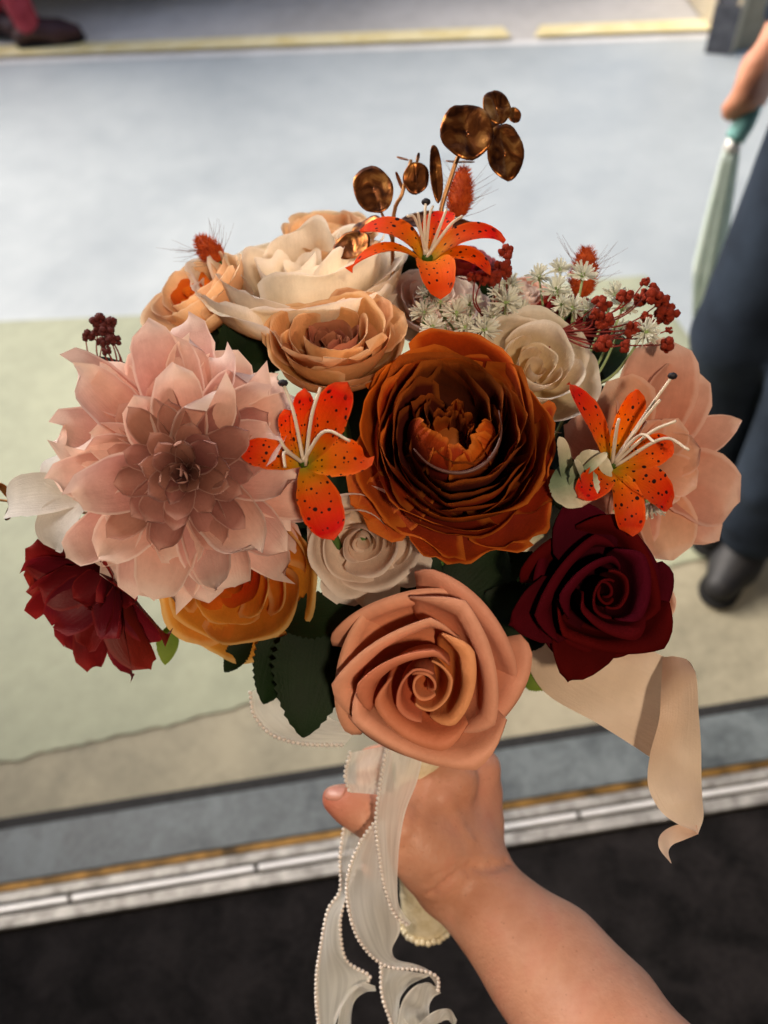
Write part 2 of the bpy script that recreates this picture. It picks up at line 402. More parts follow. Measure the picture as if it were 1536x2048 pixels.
# dark car beyond the yellow line: mostly above the frame
M_car = simple_mat("navy_car_paint", '#0a1220', '#0d1626', 5, 0.25, spec=0.6)
M_tyre = simple_mat("tyre_rubber", '#0c0c0c', '#1a1a1a', 60, 0.85, bump=0.2)
M_rim = simple_mat("wheel_rim", '#8a8b8d', '#a5a6a8', 20, 0.35, metal=0.8)
M_glass = simple_mat("car_glass", '#0a0d10', '#11161a', 5, 0.08, spec=0.8)
car = bpy.data.objects.new("car", None); link(car); car.location = (-1.05, 5.0, -.012); car.rotation_euler[2] = math.radians(1.5)
tag(car, "dark navy car parked beyond the yellow line at the top edge", "car")
prof = [(-2.15, .45), (-2.12, .72), (-1.5, .86), (-.85, 1.38), (.75, 1.42), (1.45, 1.0), (2.05, .92), (2.15, .5), (2.12, .27)]
low = [(1.72, .25)] + [(1.35 + .37 * math.cos(a), .30 + .37 * math.sin(a)) for a in np.linspace(0, PI, 9)] + [(.95, .22), (-.95, .22)] + [(-1.35 + .37 * math.cos(a), .30 + .37 * math.sin(a)) for a in np.linspace(0, PI, 9)] + [(-1.75, .25), (-2.12, .28)]
pr = prof + low; V = []; m_ = len(pr)
for yy, s in ((-.86, .97), (-.80, 1.0), (.80, 1.0), (.86, .97)):
    for x, z in pr: V.append((x * s, yy + (.14 * (1 if yy < 0 else -1) * max(0, (z - .8) / .6)), .5 + (z - .5) * s))
F = [(k * m_ + i, k * m_ + (i + 1) % m_, (k + 1) * m_ + (i + 1) % m_, (k + 1) * m_ + i) for k in range(3) for i in range(m_)]
F += [tuple(range(m_))[::-1], tuple(3 * m_ + i for i in range(m_))]
mesh_obj("body", V, F, M_car, car, smooth=False)
for sy in (-1, 1):
    for x0, x1, x2, x3 in ((-1.2, -.1, -.1, -.75), (0.0, 1.2, .72, 0.0)):
        q = [(x0, .9), (x1, .9), (x2, 1.32), (x3, 1.32)]
        V = [(x, sy * (.862 + d - .14 * (z - .8) / .6), z) for d in (0.004, -.01) for x, z in q]
        mesh_obj("window", V, [(0, 1, 2, 3), (7, 6, 5, 4), (0, 4, 5, 1), (1, 5, 6, 2), (2, 6, 7, 3), (3, 7, 4, 0)], M_glass, car, smooth=False)
    for sx in (-1.35, 1.35):
        mb = MB(); pts = [(.19, -.1), (.29, -.1), (.32, -.07), (.32, .07), (.29, .1), (.19, .1)]
        V = [(sx + r_ * math.cos(a), sy * .76 + y_, .33 + r_ * math.sin(a)) for r_, y_ in pts for a in np.linspace(0, 2 * PI, 32, endpoint=False)]
        wh = mesh_obj("wheel", V, grid_faces(32, 6, True), M_tyre, car)
        V = [(sx + r_ * math.cos(a), sy * (.76 + y_), .33 + r_ * math.sin(a)) for r_, y_ in [(.19, .09), (.17, .06), (.05, .08), (.001, .085)] for a in np.linspace(0, 2 * PI, 32, endpoint=False)]
        mesh_obj("rim", V, grid_faces(32, 4, True), M_rim, wh)

# added, out of view: ceiling and walls behind the viewer that keep daylight off
M_ceil = simple_mat("shade_wall_paint", '#2c2825', '#36312c', 6, .9)  # kept dark so the added walls bounce little light
V, F = box(tn(1, -1.15, 2.62), T, NN, Z, 6, 3.5, .1); structure(mesh_obj("shade_ceiling", V, F, M_ceil, smooth=False))
V, F = box(tn(1, -2.85, 1.3), T, NN, Z, 6, .1, 2.55); structure(mesh_obj("shade_wall_back", V, F, M_ceil, smooth=False))
for nm, a in (("shade_wall_left", -1.5), ("shade_wall_right", 3.2)):
    ln__ = 4.1 if a < 0 else 3.05; V, F = box(tn(a, -2.775 + ln__ / 2, 1.3), T, NN, Z, .1, ln__, 2.52); structure(mesh_obj(nm, V, F, M_ceil, smooth=False))  # left one runs on outdoors to shade the near floor
# ------------------------------------------------------------------ people in the background
M_skin = simple_mat("skin", '#c08467', '#cf9377', 28, 0.5, spec=0.35, bump=0.18, bscale=420, sss=0.12, bdist=0.001)
M_navy = simple_mat("navy_trouser_cloth", '#161e2a', '#2c3746', 7, 0.85, spec=0.2, bump=0.25, bscale=60)
M_red = simple_mat("red_trouser_cloth", '#7e2630', '#a8444e', 12, 0.85, spec=0.2, bump=0.2)
M_shoe = simple_mat("black_shoe_leather", '#141416', '#26262a', 14, 0.55, spec=0.4, bump=0.2)
M_boot = simple_mat("dark_boot_leather", '#2a1214', '#3d1b1c', 14, 0.45, spec=0.4)
M_sole = simple_mat("shoe_sole", '#0a0a0a', '#141414', 20, 0.8)
M_jack = simple_mat("navy_jacket_cloth", '#121a26', '#1f2937', 10, 0.85, spec=0.2, bump=0.2)
M_hair = simple_mat("dark_hair", '#1a120d', '#2b1e15', 80, 0.6)

def person(label, ank, toe, knee, hip, arms, m_leg, m_top, m_shoe, h=0.012, hem=.1, lr=1.0):
    """ank/toe/knee/hip: lists of two points; arms: list of (shoulder, elbow, wrist)"""
    base = (ank[0] + ank[1]) / 2; base[2] = 0
    root = bpy.data.objects.new("person", None); link(root); root.location = tuple(base)
    tag(root, label, "person")
    L = lambda p: np.asarray(p) - base
    pel = (hip[0] + hip[1]) / 2; chest = pel + np.array([0, 0, .42]); neck = chest + np.array([0, 0, .2]); head = neck + np.array([0, 0, .17])
    fwd = (toe[0] - ank[0]) + (toe[1] - ank[1]); fwd[2] = 0; fwd /= np.linalg.norm(fwd)
    body = []
    for i in (0, 1):
        body += [(L(hip[i]), .075, L(knee[i]), .05), (L(knee[i]), .048, L(ank[i]), .032), (L(ank[i]), .03, L(toe[i]) * .7 + L(ank[i]) * .3, .025)]
        sh, el, wr = arms[i]
        body += [(L(sh), .045, L(el), .036), (L(el), .035, L(wr), .024)]
        hd = (np.asarray(wr) - np.asarray(el)); hd /= np.linalg.norm(hd)
        side = np.cross(hd, Z); side /= np.linalg.norm(side) + 1e-9; ff = np.cross(side, hd)
        pm = np.asarray(wr) + hd * .075
        body += [(L(wr), .026, L(pm), .03, side, 1.5)]
        for k_ in range(4):
            b0 = pm + ff * (.030 - .019 * k_); ln = (.07, .078, .073, .058)[k_]
            b1 = b0 + hd * ln * .55 - side * .006; b2 = b1 + hd * ln * .4 + side * .02
            body += [(L(b0), .0095, L(b1), .0085), (L(b1), .0085, L(b2), .007)]
        t0 = np.asarray(wr) + hd * .025 + ff * .022; t1 = t0 + hd * .045 + ff * .022; t2 = t1 + hd * .03 + ff * .004
        body += [(L(t0), .013, L(t1), .010), (L(t1), .010, L(t2), .008)]
    body += [(L(pel), .11, L(chest), .12, fwd, 1.35), (L(chest), .1, L(neck), .05), (L(neck) - Z * .02, .05, L(head), .055), (L(head), .08, L(head) + Z * .06, .088), (L(head) + fwd * .085, .014, L(head) + fwd * .09 - Z * .03, .016)]
    V, F = sdf_mesh(body, h * .75, .010)
    mesh_obj("body", V, F, M_skin, root)
    V, F = sdf_mesh([(L(head) + Z * .05 - fwd * .015, .088, L(head) + Z * .07 - fwd * .02, .088)], h, .01); mesh_obj("hair", V, F, M_hair, root)
    tr = []
    for i in (0, 1):
        kn = knee[i] + fwd * .012
        ak = ank[i] + (knee[i] - ank[i]) * hem
        tr += [(L(hip[i]), .098, L(kn), .078 * lr), (L(kn), .077 * lr, L(ak), .072 * lr)]
        for q in range(16):      # cloth folds
            t = rng.random(); p = (kn * t + ak * (1 - t)) if q % 2 else (kn * t + hip[i] * (1 - t))
            a = rng.random() * 6.28; dv = np.array([math.cos(a), math.sin(a), 0]) * .056 * lr
            tr += [(L(p + dv), .022, L(p + dv * .7 + np.array([.03, 0, .18])), .014)]
    tr += [(L(pel) + Z * .04, .125, L(pel) + Z * .1, .125, fwd, 1.3)]
    V, F = sdf_mesh(tr, h * .7, .007); mesh_obj("trousers", V, F, m_leg, root)
    jk = [(L(pel) + Z * .08, .145, L(chest), .155, fwd, 1.3), (L(chest), .15, L(chest) + Z * .1, .09)]
    for i in (0, 1):
        sh, el, wr = arms[i]; we = np.asarray(wr) * .92 + np.asarray(el) * .08
        jk += [(L(chest) + Z * .05, .09, L(sh), .066), (L(sh), .064, L(el), .054), (L(el), .053, L(we), .042)]
    V, F = sdf_mesh(jk, h, .014); mesh_obj("jacket", V, F, m_top, root)
    for i in (0, 1):
        d = toe[i] - ank[i]; d[2] = 0; d /= np.linalg.norm(d); heel = ank[i] - d * .045; zf = min(ank[i][2], toe[i][2]) - .0
        sl = float(ank[i][2] - .085)
        g = lambda p, z_: np.array([p[0], p[1], sl + z_]) - base
        sh_ = [(g(heel, .045), .036, g(ank[i], .075), .042), (g(ank[i], .07), .044, g(toe[i] - d * .06, .045), .046), (g(toe[i] - d * .06, .042), .046, g(toe[i], .036), .033)]
        V, F = sdf_mesh(sh_, h * .6, .008); V[:, 2] = np.maximum(V[:, 2], sl + .014)
        s_ = mesh_obj("shoe", V, F, m_shoe, root)
        V, F = sdf_mesh([(g(heel, .02), .037, g(toe[i], .02), .040)], h * .6, .006); V[:, 2] = np.clip(V[:, 2], sl + .001, sl + .018)
        mesh_obj("sole", V, F, M_sole, s_)
    return root

# walking person on the right, cut by the frame edge
a1 = cz(1436, 925, .12); a2 = cz(1500, 1075, .085)
a2[2] = .085
t1 = a1 + np.array([-.05, -.15, -.045]); t2 = np.array([*cz(1440, 1175, .03)[:2], .03])
k1 = cz(1480, 660, .50); k2 = cz(1640, 760, .49)
h1 = cz(1715, 190, .90); h2 = h1 + np.array([.19, -.02, 0])
wr = cz(1566, 52, .85); el = wr + np.array([.12, .10, .25]); shd = h1 + np.array([.0, .06, .50])
person("person in dark navy trousers and black shoes walking at the right edge", [a1, a2], [t1, t2], [k1, k2], [h1, h2],
       [(shd, el, wr), (h2 + np.array([.06, .05, .5]), h2 + np.array([.16, .08, .25]), h2 + np.array([.2, -.05, .05]))], M_navy, M_jack, M_shoe)
# folded umbrella hanging from that hand
M_teal = simple_mat("teal_handle_plastic", '#6fa7a3', '#8cbfba', 30, 0.4)
M_mint = simple_mat("pale_mint_cloth", '#c3d2c8', '#d8e3da', 20, 0.6, transl=0.25, bump=0.15)
u0_ = cz(1512, 205, .75); u1_ = cz(1470, 278, .69); u2_ = cz(1462, 300, .67); u3_ = cz(1392, 640, .26)
um = bpy.data.objects.new("umbrella", None); link(um); um.location = tuple(u1_); ub = u1_
tag(um, "folded pale mint umbrella with teal handle held beside navy trousers", "umbrella")
V, F = tube([u0_ - ub, (u0_ + u1_) / 2 - ub, u1_ - ub], [.013, .019, .018], 12, 8); mesh_obj("handle", V, F, M_teal, um)
V, F = tube([u1_ - ub, u2_ - ub], [.013, .015], 12, 3); mesh_obj("collar", V, F, M_aluw, um)
V, F = tube([u2_ - ub, (u2_ * 2 + u3_) / 3 - ub, (u2_ + u3_ * 2) / 3 - ub, u3_ - ub], [.014, .022, .028, .008], 20, 24)
V = np.array(V)
ctr = V.reshape(24, 20, 3).mean(1, keepdims=True); VV = V.reshape(24, 20, 3); VV = ctr + (VV - ctr) * (1 + .16 * np.cos(np.arange(20) * 2 * PI / 20 * 5))[None, :, None]
mesh_obj("canopy", VV.reshape(-1, 3), F, M_mint, um)

# person in red trousers at the top left
b1 = fl(156, 84); b2 = fl(66, 76)
f1 = np.array([*b1[:2], .035]); f2 = np.array([*b2[:2], .035])
a1 = f1 + np.array([-.18, .0, .055]); a2 = f2 + np.array([-.15, .05, .055])
k1 = a1 + np.array([-.07, .0, .42]); k2 = a2 + np.array([-.05, .04, .42])
h1 = k1 + np.array([.0, .03, .42]); h2 = k2 + np.array([-.02, .03, .42])
cs = (h1 + h2) / 2
person("person in red trousers and dark boots standing at the upper left", [a1, a2], [f1, f2], [k1, k2], [h1, h2],
       [(cs + np.array([.2, 0, .5]), cs + np.array([.26, 0, .24]), cs + np.array([.24, -.08, .02])), (cs + np.array([-.2, 0, .5]), cs + np.array([-.26, 0, .24]), cs + np.array([-.24, -.08, .02]))], M_red, M_jack, M_boot, h=0.012, hem=0.0, lr=.72)
# ------------------------------------------------------------------ flower building
BIND = cw(838, 1475, .520)                      # where the stems are tied
HEND = cw(852, 1845, .585)                      # end of the wrapped handle
HDIR = (HEND - BIND) / np.linalg.norm(HEND - BIND)
M_stem = simple_mat("green_stem_plastic", '#2f4a1e', '#4a6a2c', 60, 0.55)

def rnd(a, b): return a + (b - a) * rng.random()

def free_petal(L, W, a0, a1, cup=0.6, tipp=2.0, vm=0.6, base=0.3, ruf=0.0, rf=3.0, r0=0.02, z0=0.0, th=0.0, pw=1.0, nu=9, nv=13, twist=0.0, serr=0.0, tipcurl=0.0):
    v = np.linspace(0, 1, nv); u = np.linspace(-1, 1, nu)
    a = a0 + (a1 - a0) * v ** pw + tipcurl * np.clip((v - .8) / .2, 0, 1) ** 2
    ds = L / (nv - 1)
    r = r0 + np.concatenate([[0], np.cumsum(np.sin((a[1:] + a[:-1]) / 2))]) * ds
    z = z0 + np.concatenate([[0], np.cumsum(np.cos((a[1:] + a[:-1]) / 2))]) * ds
    wv = np.where(v < vm, base + (1 - base) * np.sin(PI / 2 * np.minimum(v / vm, 1)), np.maximum(0, 1 - (np.clip((v - vm) / (1 - vm), 0, 1)) ** tipp) ** (0.5 if tipp >= 1.8 else 0.75)) * W / 2
    wv = np.maximum(wv, W * .012)
    ph = rng.random() * 6.28; ph2 = rng.random() * 6.28
    V = []; UV = []; cq = [(rnd(-4, 4), rnd(-5, 5), rnd(0, 6.28)) for _ in range(3)]; fr = rng.normal(0, .022, (nv, nu))
    for j in range(nv):
        c = cup * (1 - .35 * v[j])
        for i in range(nu):
            s = u[i]; w_ = wv[j] * (1 + serr * (1 if (j % 2) else -1) * abs(s) ** 6)
            lat = w_ * math.sin(c * s) / c; no = w_ * (1 - math.cos(c * s)) / c
            no += ruf * W * (v[j] ** 1.3) * abs(s) ** 1.4 * math.sin(rf * PI * v[j] + ph + (1.5 if s > 0 else 0)) + ruf * .5 * W * v[j] ** 2 * math.sin(rf * 1.3 * s + ph2)
            no += twist * s * v[j] * W + .016 * W * v[j] * sum(math.sin(q0 * s + q1 * v[j] * 2 + q2) for q0, q1, q2 in cq)
            if i in (0, nu - 1): lat *= 1 + fr[j, i]
            x = r[j] - math.cos(a[j]) * no; zz = z[j] + math.sin(a[j]) * no
            V.append((x * math.cos(th) - lat * math.sin(th), x * math.sin(th) + lat * math.cos(th), zz)); UV.append((s * .5 + .5, v[j]))
    return np.array(V), grid_faces(nu, nv), np.array(UV)

def wrap_petal(R, Zr, rb=.08, zb=-.4, bel=.8, half=1.0, th=0.0, roll=0.0, rr=.06, poly=0.0, spiral=.06, tipr=.25, ruf=0.0, rf=1.2, asym=0.0, nu=21, nv=14, pt=0.0, narrow=.5, crk=0.0, tuck=0.0):
    vr = .76 if roll else 1.0
    P0 = np.array([rb, zb]); P2 = np.array([R, Zr]); P1 = np.array([rb + (R - rb) * bel, zb + (Zr - zb) * (1 - bel)])
    tt = P2 - P1; h0 = math.atan2(tt[1], tt[0])
    ph = rng.random() * 6.28; ph2 = rng.random() * 6.28
    def prof(v):
        if v <= vr or not roll:
            t = min(v / vr, 1); return (1 - t) ** 2 * P0 + 2 * t * (1 - t) * P1 + t * t * P2
        s = (v - vr) / (1 - vr); p = P2.copy(); k_ = 10
        for q in range(k_):
            hh = h0 - roll * s * (q + .5) / k_; p = p + np.array([math.cos(hh), math.sin(hh)]) * rr * roll * s / k_
        return p
    V = []; UV = []; cq = [(rnd(-5, 5), rnd(-5, 5), rnd(0, 6.28)) for _ in range(3)]; fr = rng.normal(0, .012, nu) * (0 if poly else 1)
    for j in range(nv):
        v = j / (nv - 1)
        for i in range(nu):
            u = -1 + 2 * i / (nu - 1)
            ve = v * (1 - tipr * abs(u) ** 3.2 - (.10 * tipr * math.sin(2.2 * u + ph)) * v + pt * (1 - abs(u)) ** 1.5 * v)
            p = prof(min(ve, 1.0)); r_, z_ = p
            if ve > 1: r_ += (ve - 1) * R * .9
            wv = narrow + (1 - narrow) * math.sin(PI / 2 * min(v / .6, 1))
            an = u * half * wv
            if j == nv - 1: z_ += fr[i] * R
            r_ += (.004 if poly else .011) * R ** .5 * v * sum(math.sin(q0 * u + q1 * v * 2 + q2) for q0, q1, q2 in cq)
            if poly: r_ *= 1 + poly * (1 / math.cos(max(-.74, min(.74, an * .9))) - 1.12) * v
            r_ *= 1 + spiral * u * v
            rf_ = ruf * v ** 2 * (math.sin(rf * u * PI + ph) + .5 * math.sin(2.1 * rf * u * PI + ph2))
            if crk: rf_ += crk * v ** 3 * math.sin(19 * u + 5 * v + ph2) * (.5 + .5 * math.sin(4 * u + ph))
            r_ += rf_ * R ** .5 * .8; z_ += rf_ * .6 + asym * u * v - tuck * abs(u) ** 3 * v
            r_ = max(r_, .004)
            V.append((r_ * math.cos(th + an), r_ * math.sin(th + an), z_)); UV.append((u * .5 + .5, v))
    return np.array(V), grid_faces(nu, nv), np.array(UV)

class Flower:
    def __init__(s, name, label, cat, px, py, rad, d, n, group=None, spin=0.0, stem=True, stem_r=.0022):
        s.n = cd(*n); ex = rt - s.n * (rt @ s.n); ex /= np.linalg.norm(ex); ey = np.cross(s.n, ex)
        c, k = math.cos(spin), math.sin(spin); ex, ey = c * ex + k * ey, -k * ex + c * ey
        s.s = rad * d / FPX; s.p = cw(px, py, d)
        s.R = np.stack([ex, ey, s.n], 1)
        e = bpy.data.objects.new(name, None); link(e); e.empty_display_size = .01
        e.matrix_world = Matrix([[*s.R[i], s.p[i]] for i in range(3)] + [[0, 0, 0, 1]])
        s.e = e; tag(e, label, cat, group)
        if stem: s.stem(stem_r)
    def loc(s, p): return (np.asarray(p) - s.p) @ s.R
    def stem(s, r=.0022, mat=None, back=.35):
        b0 = s.p - s.n * s.s * back; j = np.array([rnd(-.01, .01), rnd(-.01, .01), rnd(-.006, .006)])
        pts = [s.loc(b0), s.loc(b0 * .72 + BIND * .28 - s.n * .012), s.loc(BIND + j), s.loc(BIND + j + HDIR * .05)]
        V, F = tube(pts, [r, r, r, r], 6, 14); mesh_obj("stem", V, F, mat or M_stem, s.e)
    def add(s, m, mat, name="petal", parent=None, scale=None):
        V, F, UV = m
        o = mesh_obj(name, V * (s.s if scale is None else scale), F, mat, parent or s.e, UV)
        if "foam" in mat.name:
            md = o.modifiers.new("thickness", 'SOLIDIFY'); md.thickness = .0011; md.offset = 0
        return o

def rose(F, layers, spin=0.0):
    off = spin
    for L in layers:
        n = L['n']; off += L.get('off', 2.4)
        for i in range(n):
            k = {q: L[q] for q in L if q not in ('n', 'mat', 'off', 'jit', 'ov')}
            j = L.get('jit', .06)
            k['R'] = L['R'] * rnd(1 - j, 1 + j); k['Zr'] = L['Zr'] + rnd(-j, j) * .6
            k.setdefault('half', PI / n * L.get('ov', 1.35))
            k['th'] = off + 2 * PI * i / n + rnd(-.12, .12); k['asym'] = rnd(-.05, .05)
            F.add(wrap_petal(**k), L['mat'])
FOAM = lambda m, mi=None: [
    dict(n=2, R=.12, Zr=.06, rb=.05, half=1.9, spiral=.35, bel=.95, tipr=.15, mat=mi or m, jit=.1, zb=-.35, nu=23, poly=.3),
    dict(n=2, R=.22, Zr=.15, rb=.07, half=1.75, spiral=.3, bel=.97, tipr=.14, roll=1.0, rr=.05, mat=mi or m, zb=-.35, nu=23, poly=.4, jit=.12),
    dict(n=3, R=.42, Zr=.13, rb=.08, half=1.35, spiral=.26, bel=1.0, tipr=.2, roll=1.7, rr=.12, poly=.65, mat=mi or m, zb=-.38, nu=25, jit=.13, tuck=.08),
    dict(n=3, R=.63, Zr=-.02, rb=.10, half=1.42, spiral=.2, bel=.97, tipr=.22, roll=1.9, rr=.12, poly=.75, mat=m, zb=-.44, nu=25, jit=.11, tuck=.11),
    dict(n=5, R=.82, Zr=-.26, rb=.10, half=.95, spiral=.08, bel=.80, tipr=.24, roll=1.6, rr=.125, poly=.65, mat=m, zb=-.58, nu=23, jit=.06, tuck=.16),
]
LOOSE = lambda m, mi, mo=None, ruf=.03: [
    dict(n=2, R=.13, Zr=.04, rb=.04, half=2.1, spiral=.3, bel=.95, tipr=.1, mat=mi, zb=-.4, ruf=ruf * .4),
    dict(n=3, R=.30, Zr=.12, rb=.06, half=1.5, spiral=.22, bel=.98, tipr=.25, roll=.4, rr=.08, mat=mi, zb=-.42, ruf=ruf, jit=.14, tuck=.05),
    dict(n=3, R=.54, Zr=.16, rb=.08, half=1.5, spiral=.2, bel=1.0, tipr=.3, roll=.8, rr=.12, mat=m, zb=-.44, ruf=ruf * 1.3, jit=.12, tuck=.08),
    dict(n=4, R=.80, Zr=.0, rb=.08, half=1.2, spiral=.14, bel=.95, tipr=.3, roll=1.0, rr=.16, mat=mo or m, zb=-.5, ruf=ruf * 1.5, jit=.1, tuck=.1),
]
BIG = lambda m, mi, mo=None, ruf=.03: [
    dict(n=2, R=.14, Zr=.10, rb=.03, half=2.0, spiral=.3, bel=.9, tipr=.1, mat=mi, zb=-.35, ruf=ruf * .5),
    dict(n=3, R=.30, Zr=.16, rb=.06, half=1.4, spiral=.2, bel=.95, tipr=.25, mat=mi, zb=-.4, ruf=ruf, jit=.12),
    dict(n=4, R=.48, Zr=.18, rb=.08, half=1.1, spiral=.15, bel=.98, tipr=.28, roll=.5, rr=.08, mat=m, zb=-.42, ruf=ruf, jit=.12),
    dict(n=4, R=.68, Zr=.12, rb=.08, half=1.15, spiral=.12, bel=.95, tipr=.28, roll=.9, rr=.09, mat=m, zb=-.45, ruf=ruf * 1.2, jit=.1),
    dict(n=5, R=.86, Zr=-.04, rb=.08, half=.95, spiral=.08, bel=.88, tipr=.28, roll=1.1, rr=.11, mat=mo or m, zb=-.5, ruf=ruf * 1.3, jit=.1),
]
CLOTH = lambda m, mi, mo=None, ruf=.03: [
    dict(n=2, R=.10, Zr=.16, rb=.03, half=2.4, spiral=.3, bel=.9, tipr=.1, mat=mi, zb=-.3, ruf=ruf * .4),
    dict(n=3, R=.22, Zr=.17, rb=.06, half=1.5, spiral=.16, bel=.92, tipr=.2, mat=mi, zb=-.35, ruf=ruf * .6),
    dict(n=4, R=.36, Zr=.15, rb=.08, half=1.1, spiral=.12, bel=.9, tipr=.25, roll=.5, rr=.05, mat=mi, zb=-.4, ruf=ruf),
    dict(n=5, R=.52, Zr=.10, rb=.08, half=.95, spiral=.1, bel=.88, tipr=.3, roll=.9, rr=.06, mat=m, zb=-.42, ruf=ruf),
    dict(n=5, R=.70, Zr=.0, rb=.08, half=.92, spiral=.08, bel=.85, tipr=.3, roll=1.2, rr=.07, mat=m, zb=-.45, ruf=ruf * 1.2),
    dict(n=6, R=.90, Zr=-.14, rb=.08, half=.80, spiral=.06, bel=.8, tipr=.3, roll=1.0, rr=.08, mat=mo or m, zb=-.5, ruf=ruf * 1.3),
]

# ---- materials of the flowers
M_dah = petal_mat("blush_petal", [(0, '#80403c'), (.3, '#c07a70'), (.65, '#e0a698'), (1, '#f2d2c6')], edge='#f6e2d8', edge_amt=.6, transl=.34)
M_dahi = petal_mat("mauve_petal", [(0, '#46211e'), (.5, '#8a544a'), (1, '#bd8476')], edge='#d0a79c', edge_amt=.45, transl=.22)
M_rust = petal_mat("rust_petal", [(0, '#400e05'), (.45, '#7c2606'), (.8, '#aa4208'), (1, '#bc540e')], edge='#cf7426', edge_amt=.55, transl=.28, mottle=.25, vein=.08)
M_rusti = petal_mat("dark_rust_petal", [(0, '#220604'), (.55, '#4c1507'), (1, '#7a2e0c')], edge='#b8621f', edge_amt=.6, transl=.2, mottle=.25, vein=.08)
M_peach = petal_mat("peach_foam_petal", [(0, '#b35630'), (.5, '#da8a68'), (1, '#e2a084')], transl=.14, rough=.62, vein=.05, mottle=.12, spec=.3)
M_peachi = petal_mat("deep_peach_foam_petal", [(0, '#a8481c'), (.6, '#d67a4c'), (1, '#de9068')], transl=.14, rough=.62, vein=.05, mottle=.1)
M_burg = petal_mat("burgundy_foam_petal", [(0, '#120103'), (.5, '#38030a'), (1, '#48060f')], transl=.06, rough=.85, vein=.05, mottle=.15, spec=.05)
M_cream = petal_mat("cream_petal", [(0, '#d6b87c'), (.4, '#f0e0bc'), (1, '#f5ecd8')], edge='#f6f1e6', edge_amt=.5, transl=.5)
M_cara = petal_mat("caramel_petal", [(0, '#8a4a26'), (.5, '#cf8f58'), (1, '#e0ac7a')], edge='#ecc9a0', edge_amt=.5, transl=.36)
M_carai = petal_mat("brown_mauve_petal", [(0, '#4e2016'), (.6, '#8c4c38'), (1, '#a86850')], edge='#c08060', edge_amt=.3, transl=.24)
M_apri = petal_mat("apricot_petal", [(0, '#c4722e'), (.4, '#e6b078'), (1, '#f0cda6')], edge='#f2d8b4', edge_amt=.5, transl=.4)
M_oran = petal_mat("orange_petal", [(0, '#dc5e0a'), (.5, '#ee9a2e'), (1, '#f2b04e')], edge='#f8d690', edge_amt=.6, transl=.55)
M_orani = petal_mat("deep_orange_petal", [(0, '#c23c06'), (.6, '#dc5c0c'), (1, '#e27a20')], transl=.36)
M_blush = petal_mat("pale_blush_petal", [(0, '#c8a88e'), (.5, '#ecd8c6'), (1, '#f4e8dc')], edge='#f6ece2', edge_amt=.5, transl=.42)
M_pink = petal_mat("pink_peach_petal", [(0, '#b4664a'), (.5, '#e0a083'), (1, '#ecbca4')], edge='#eed2c2', edge_amt=.45, transl=.42)
M_dred = petal_mat("dark_red_petal", [(0, '#3a070b'), (.5, '#6c1118'), (1, '#84191c')], edge='#9c2a26', edge_amt=.4, transl=.38, rough=.55, spec=.35)
M_lily = petal_mat("spotted_orange_petal", [(0, '#a9a832'), (.16, '#dc9410'), (.4, '#ea6806'), (.72, '#ee4c02'), (1, '#e62408')], edge='#f27a2a', edge_amt=.3, transl=.42, spots=True, rough=.62, spec=.15)
M_wlily = petal_mat("white_petal", [(0, '#d8d2c6'), (.5, '#e6e2da'), (1, '#ece9e2')], transl=.35)
M_stam = simple_mat("cream_stamen", '#d9c9b2', '#e8dccb', 80, .5, transl=.2)
M_anth = simple_mat("black_anther", '#0c0a10', '#1c1822', 120, .6)
M_leaf = petal_mat("dark_green_leaf", [(0, '#0e1a0a'), (.5, '#14240f'), (1, '#182a12')], transl=.10, rough=.6, spec=.15, vein=.4)
M_leafl = petal_mat("light_green_leaf", [(0, '#4c6a1e'), (.5, '#6f8a2a'), (1, '#86a03a')], transl=.45, rough=.5)
M_floc = petal_mat("flocked_pale_leaf", [(0, '#4c6247'), (.45, '#8a9a7c'), (.8, '#d9d2b4'), (1, '#e6dfc6')], transl=.25, mottle=.35)
M_teall = petal_mat("dark_teal_leaf", [(0, '#0c2225'), (1, '#16373a')], transl=.15)

# ---- the flowers
f = Flower("dahlia", "big blush pink dahlia with mauve centre on the left of the bouquet", "flower", 380, 934, 279, .405, (.12, -.16, 1), spin=.2)
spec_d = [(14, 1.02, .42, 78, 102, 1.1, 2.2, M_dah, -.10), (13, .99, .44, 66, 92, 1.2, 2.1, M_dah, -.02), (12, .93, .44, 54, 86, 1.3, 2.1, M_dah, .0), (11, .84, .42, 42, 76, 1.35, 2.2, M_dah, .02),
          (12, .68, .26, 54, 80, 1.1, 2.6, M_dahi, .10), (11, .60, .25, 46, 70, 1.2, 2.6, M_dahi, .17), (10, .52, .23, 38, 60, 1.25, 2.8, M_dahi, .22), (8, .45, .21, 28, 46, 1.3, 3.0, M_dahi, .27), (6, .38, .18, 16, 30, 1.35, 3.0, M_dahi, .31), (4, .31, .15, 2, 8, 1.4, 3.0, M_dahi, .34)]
for li, (n_, L_, W_, a0, a1, cp, tp, mm, z0) in enumerate(spec_d):
    for i in range(n_):
        th_ = 2 * PI * (i + .5 * (li % 2)) / n_ + rnd(-.15, .15)
        f.add(free_petal(L_ * rnd(.84, 1.1), W_ * rnd(.85, 1.25), math.radians(a0 + rnd(-11, 11)), math.radians(a1 + rnd(-20, 18)), cp * rnd(.8, 1.3), tp + rnd(-.25, .3), .58, .35, .05 if li < 4 else .015, rnd(1.2, 2.6), .03, z0 - .05, th_, twist=rnd(-.32, .32) if li < 4 else rnd(-.05, .05), tipcurl=rnd(-1.0, .9) if li < 4 else rnd(-.9, -.1), pw=.8, nu=11, nv=15), mm)

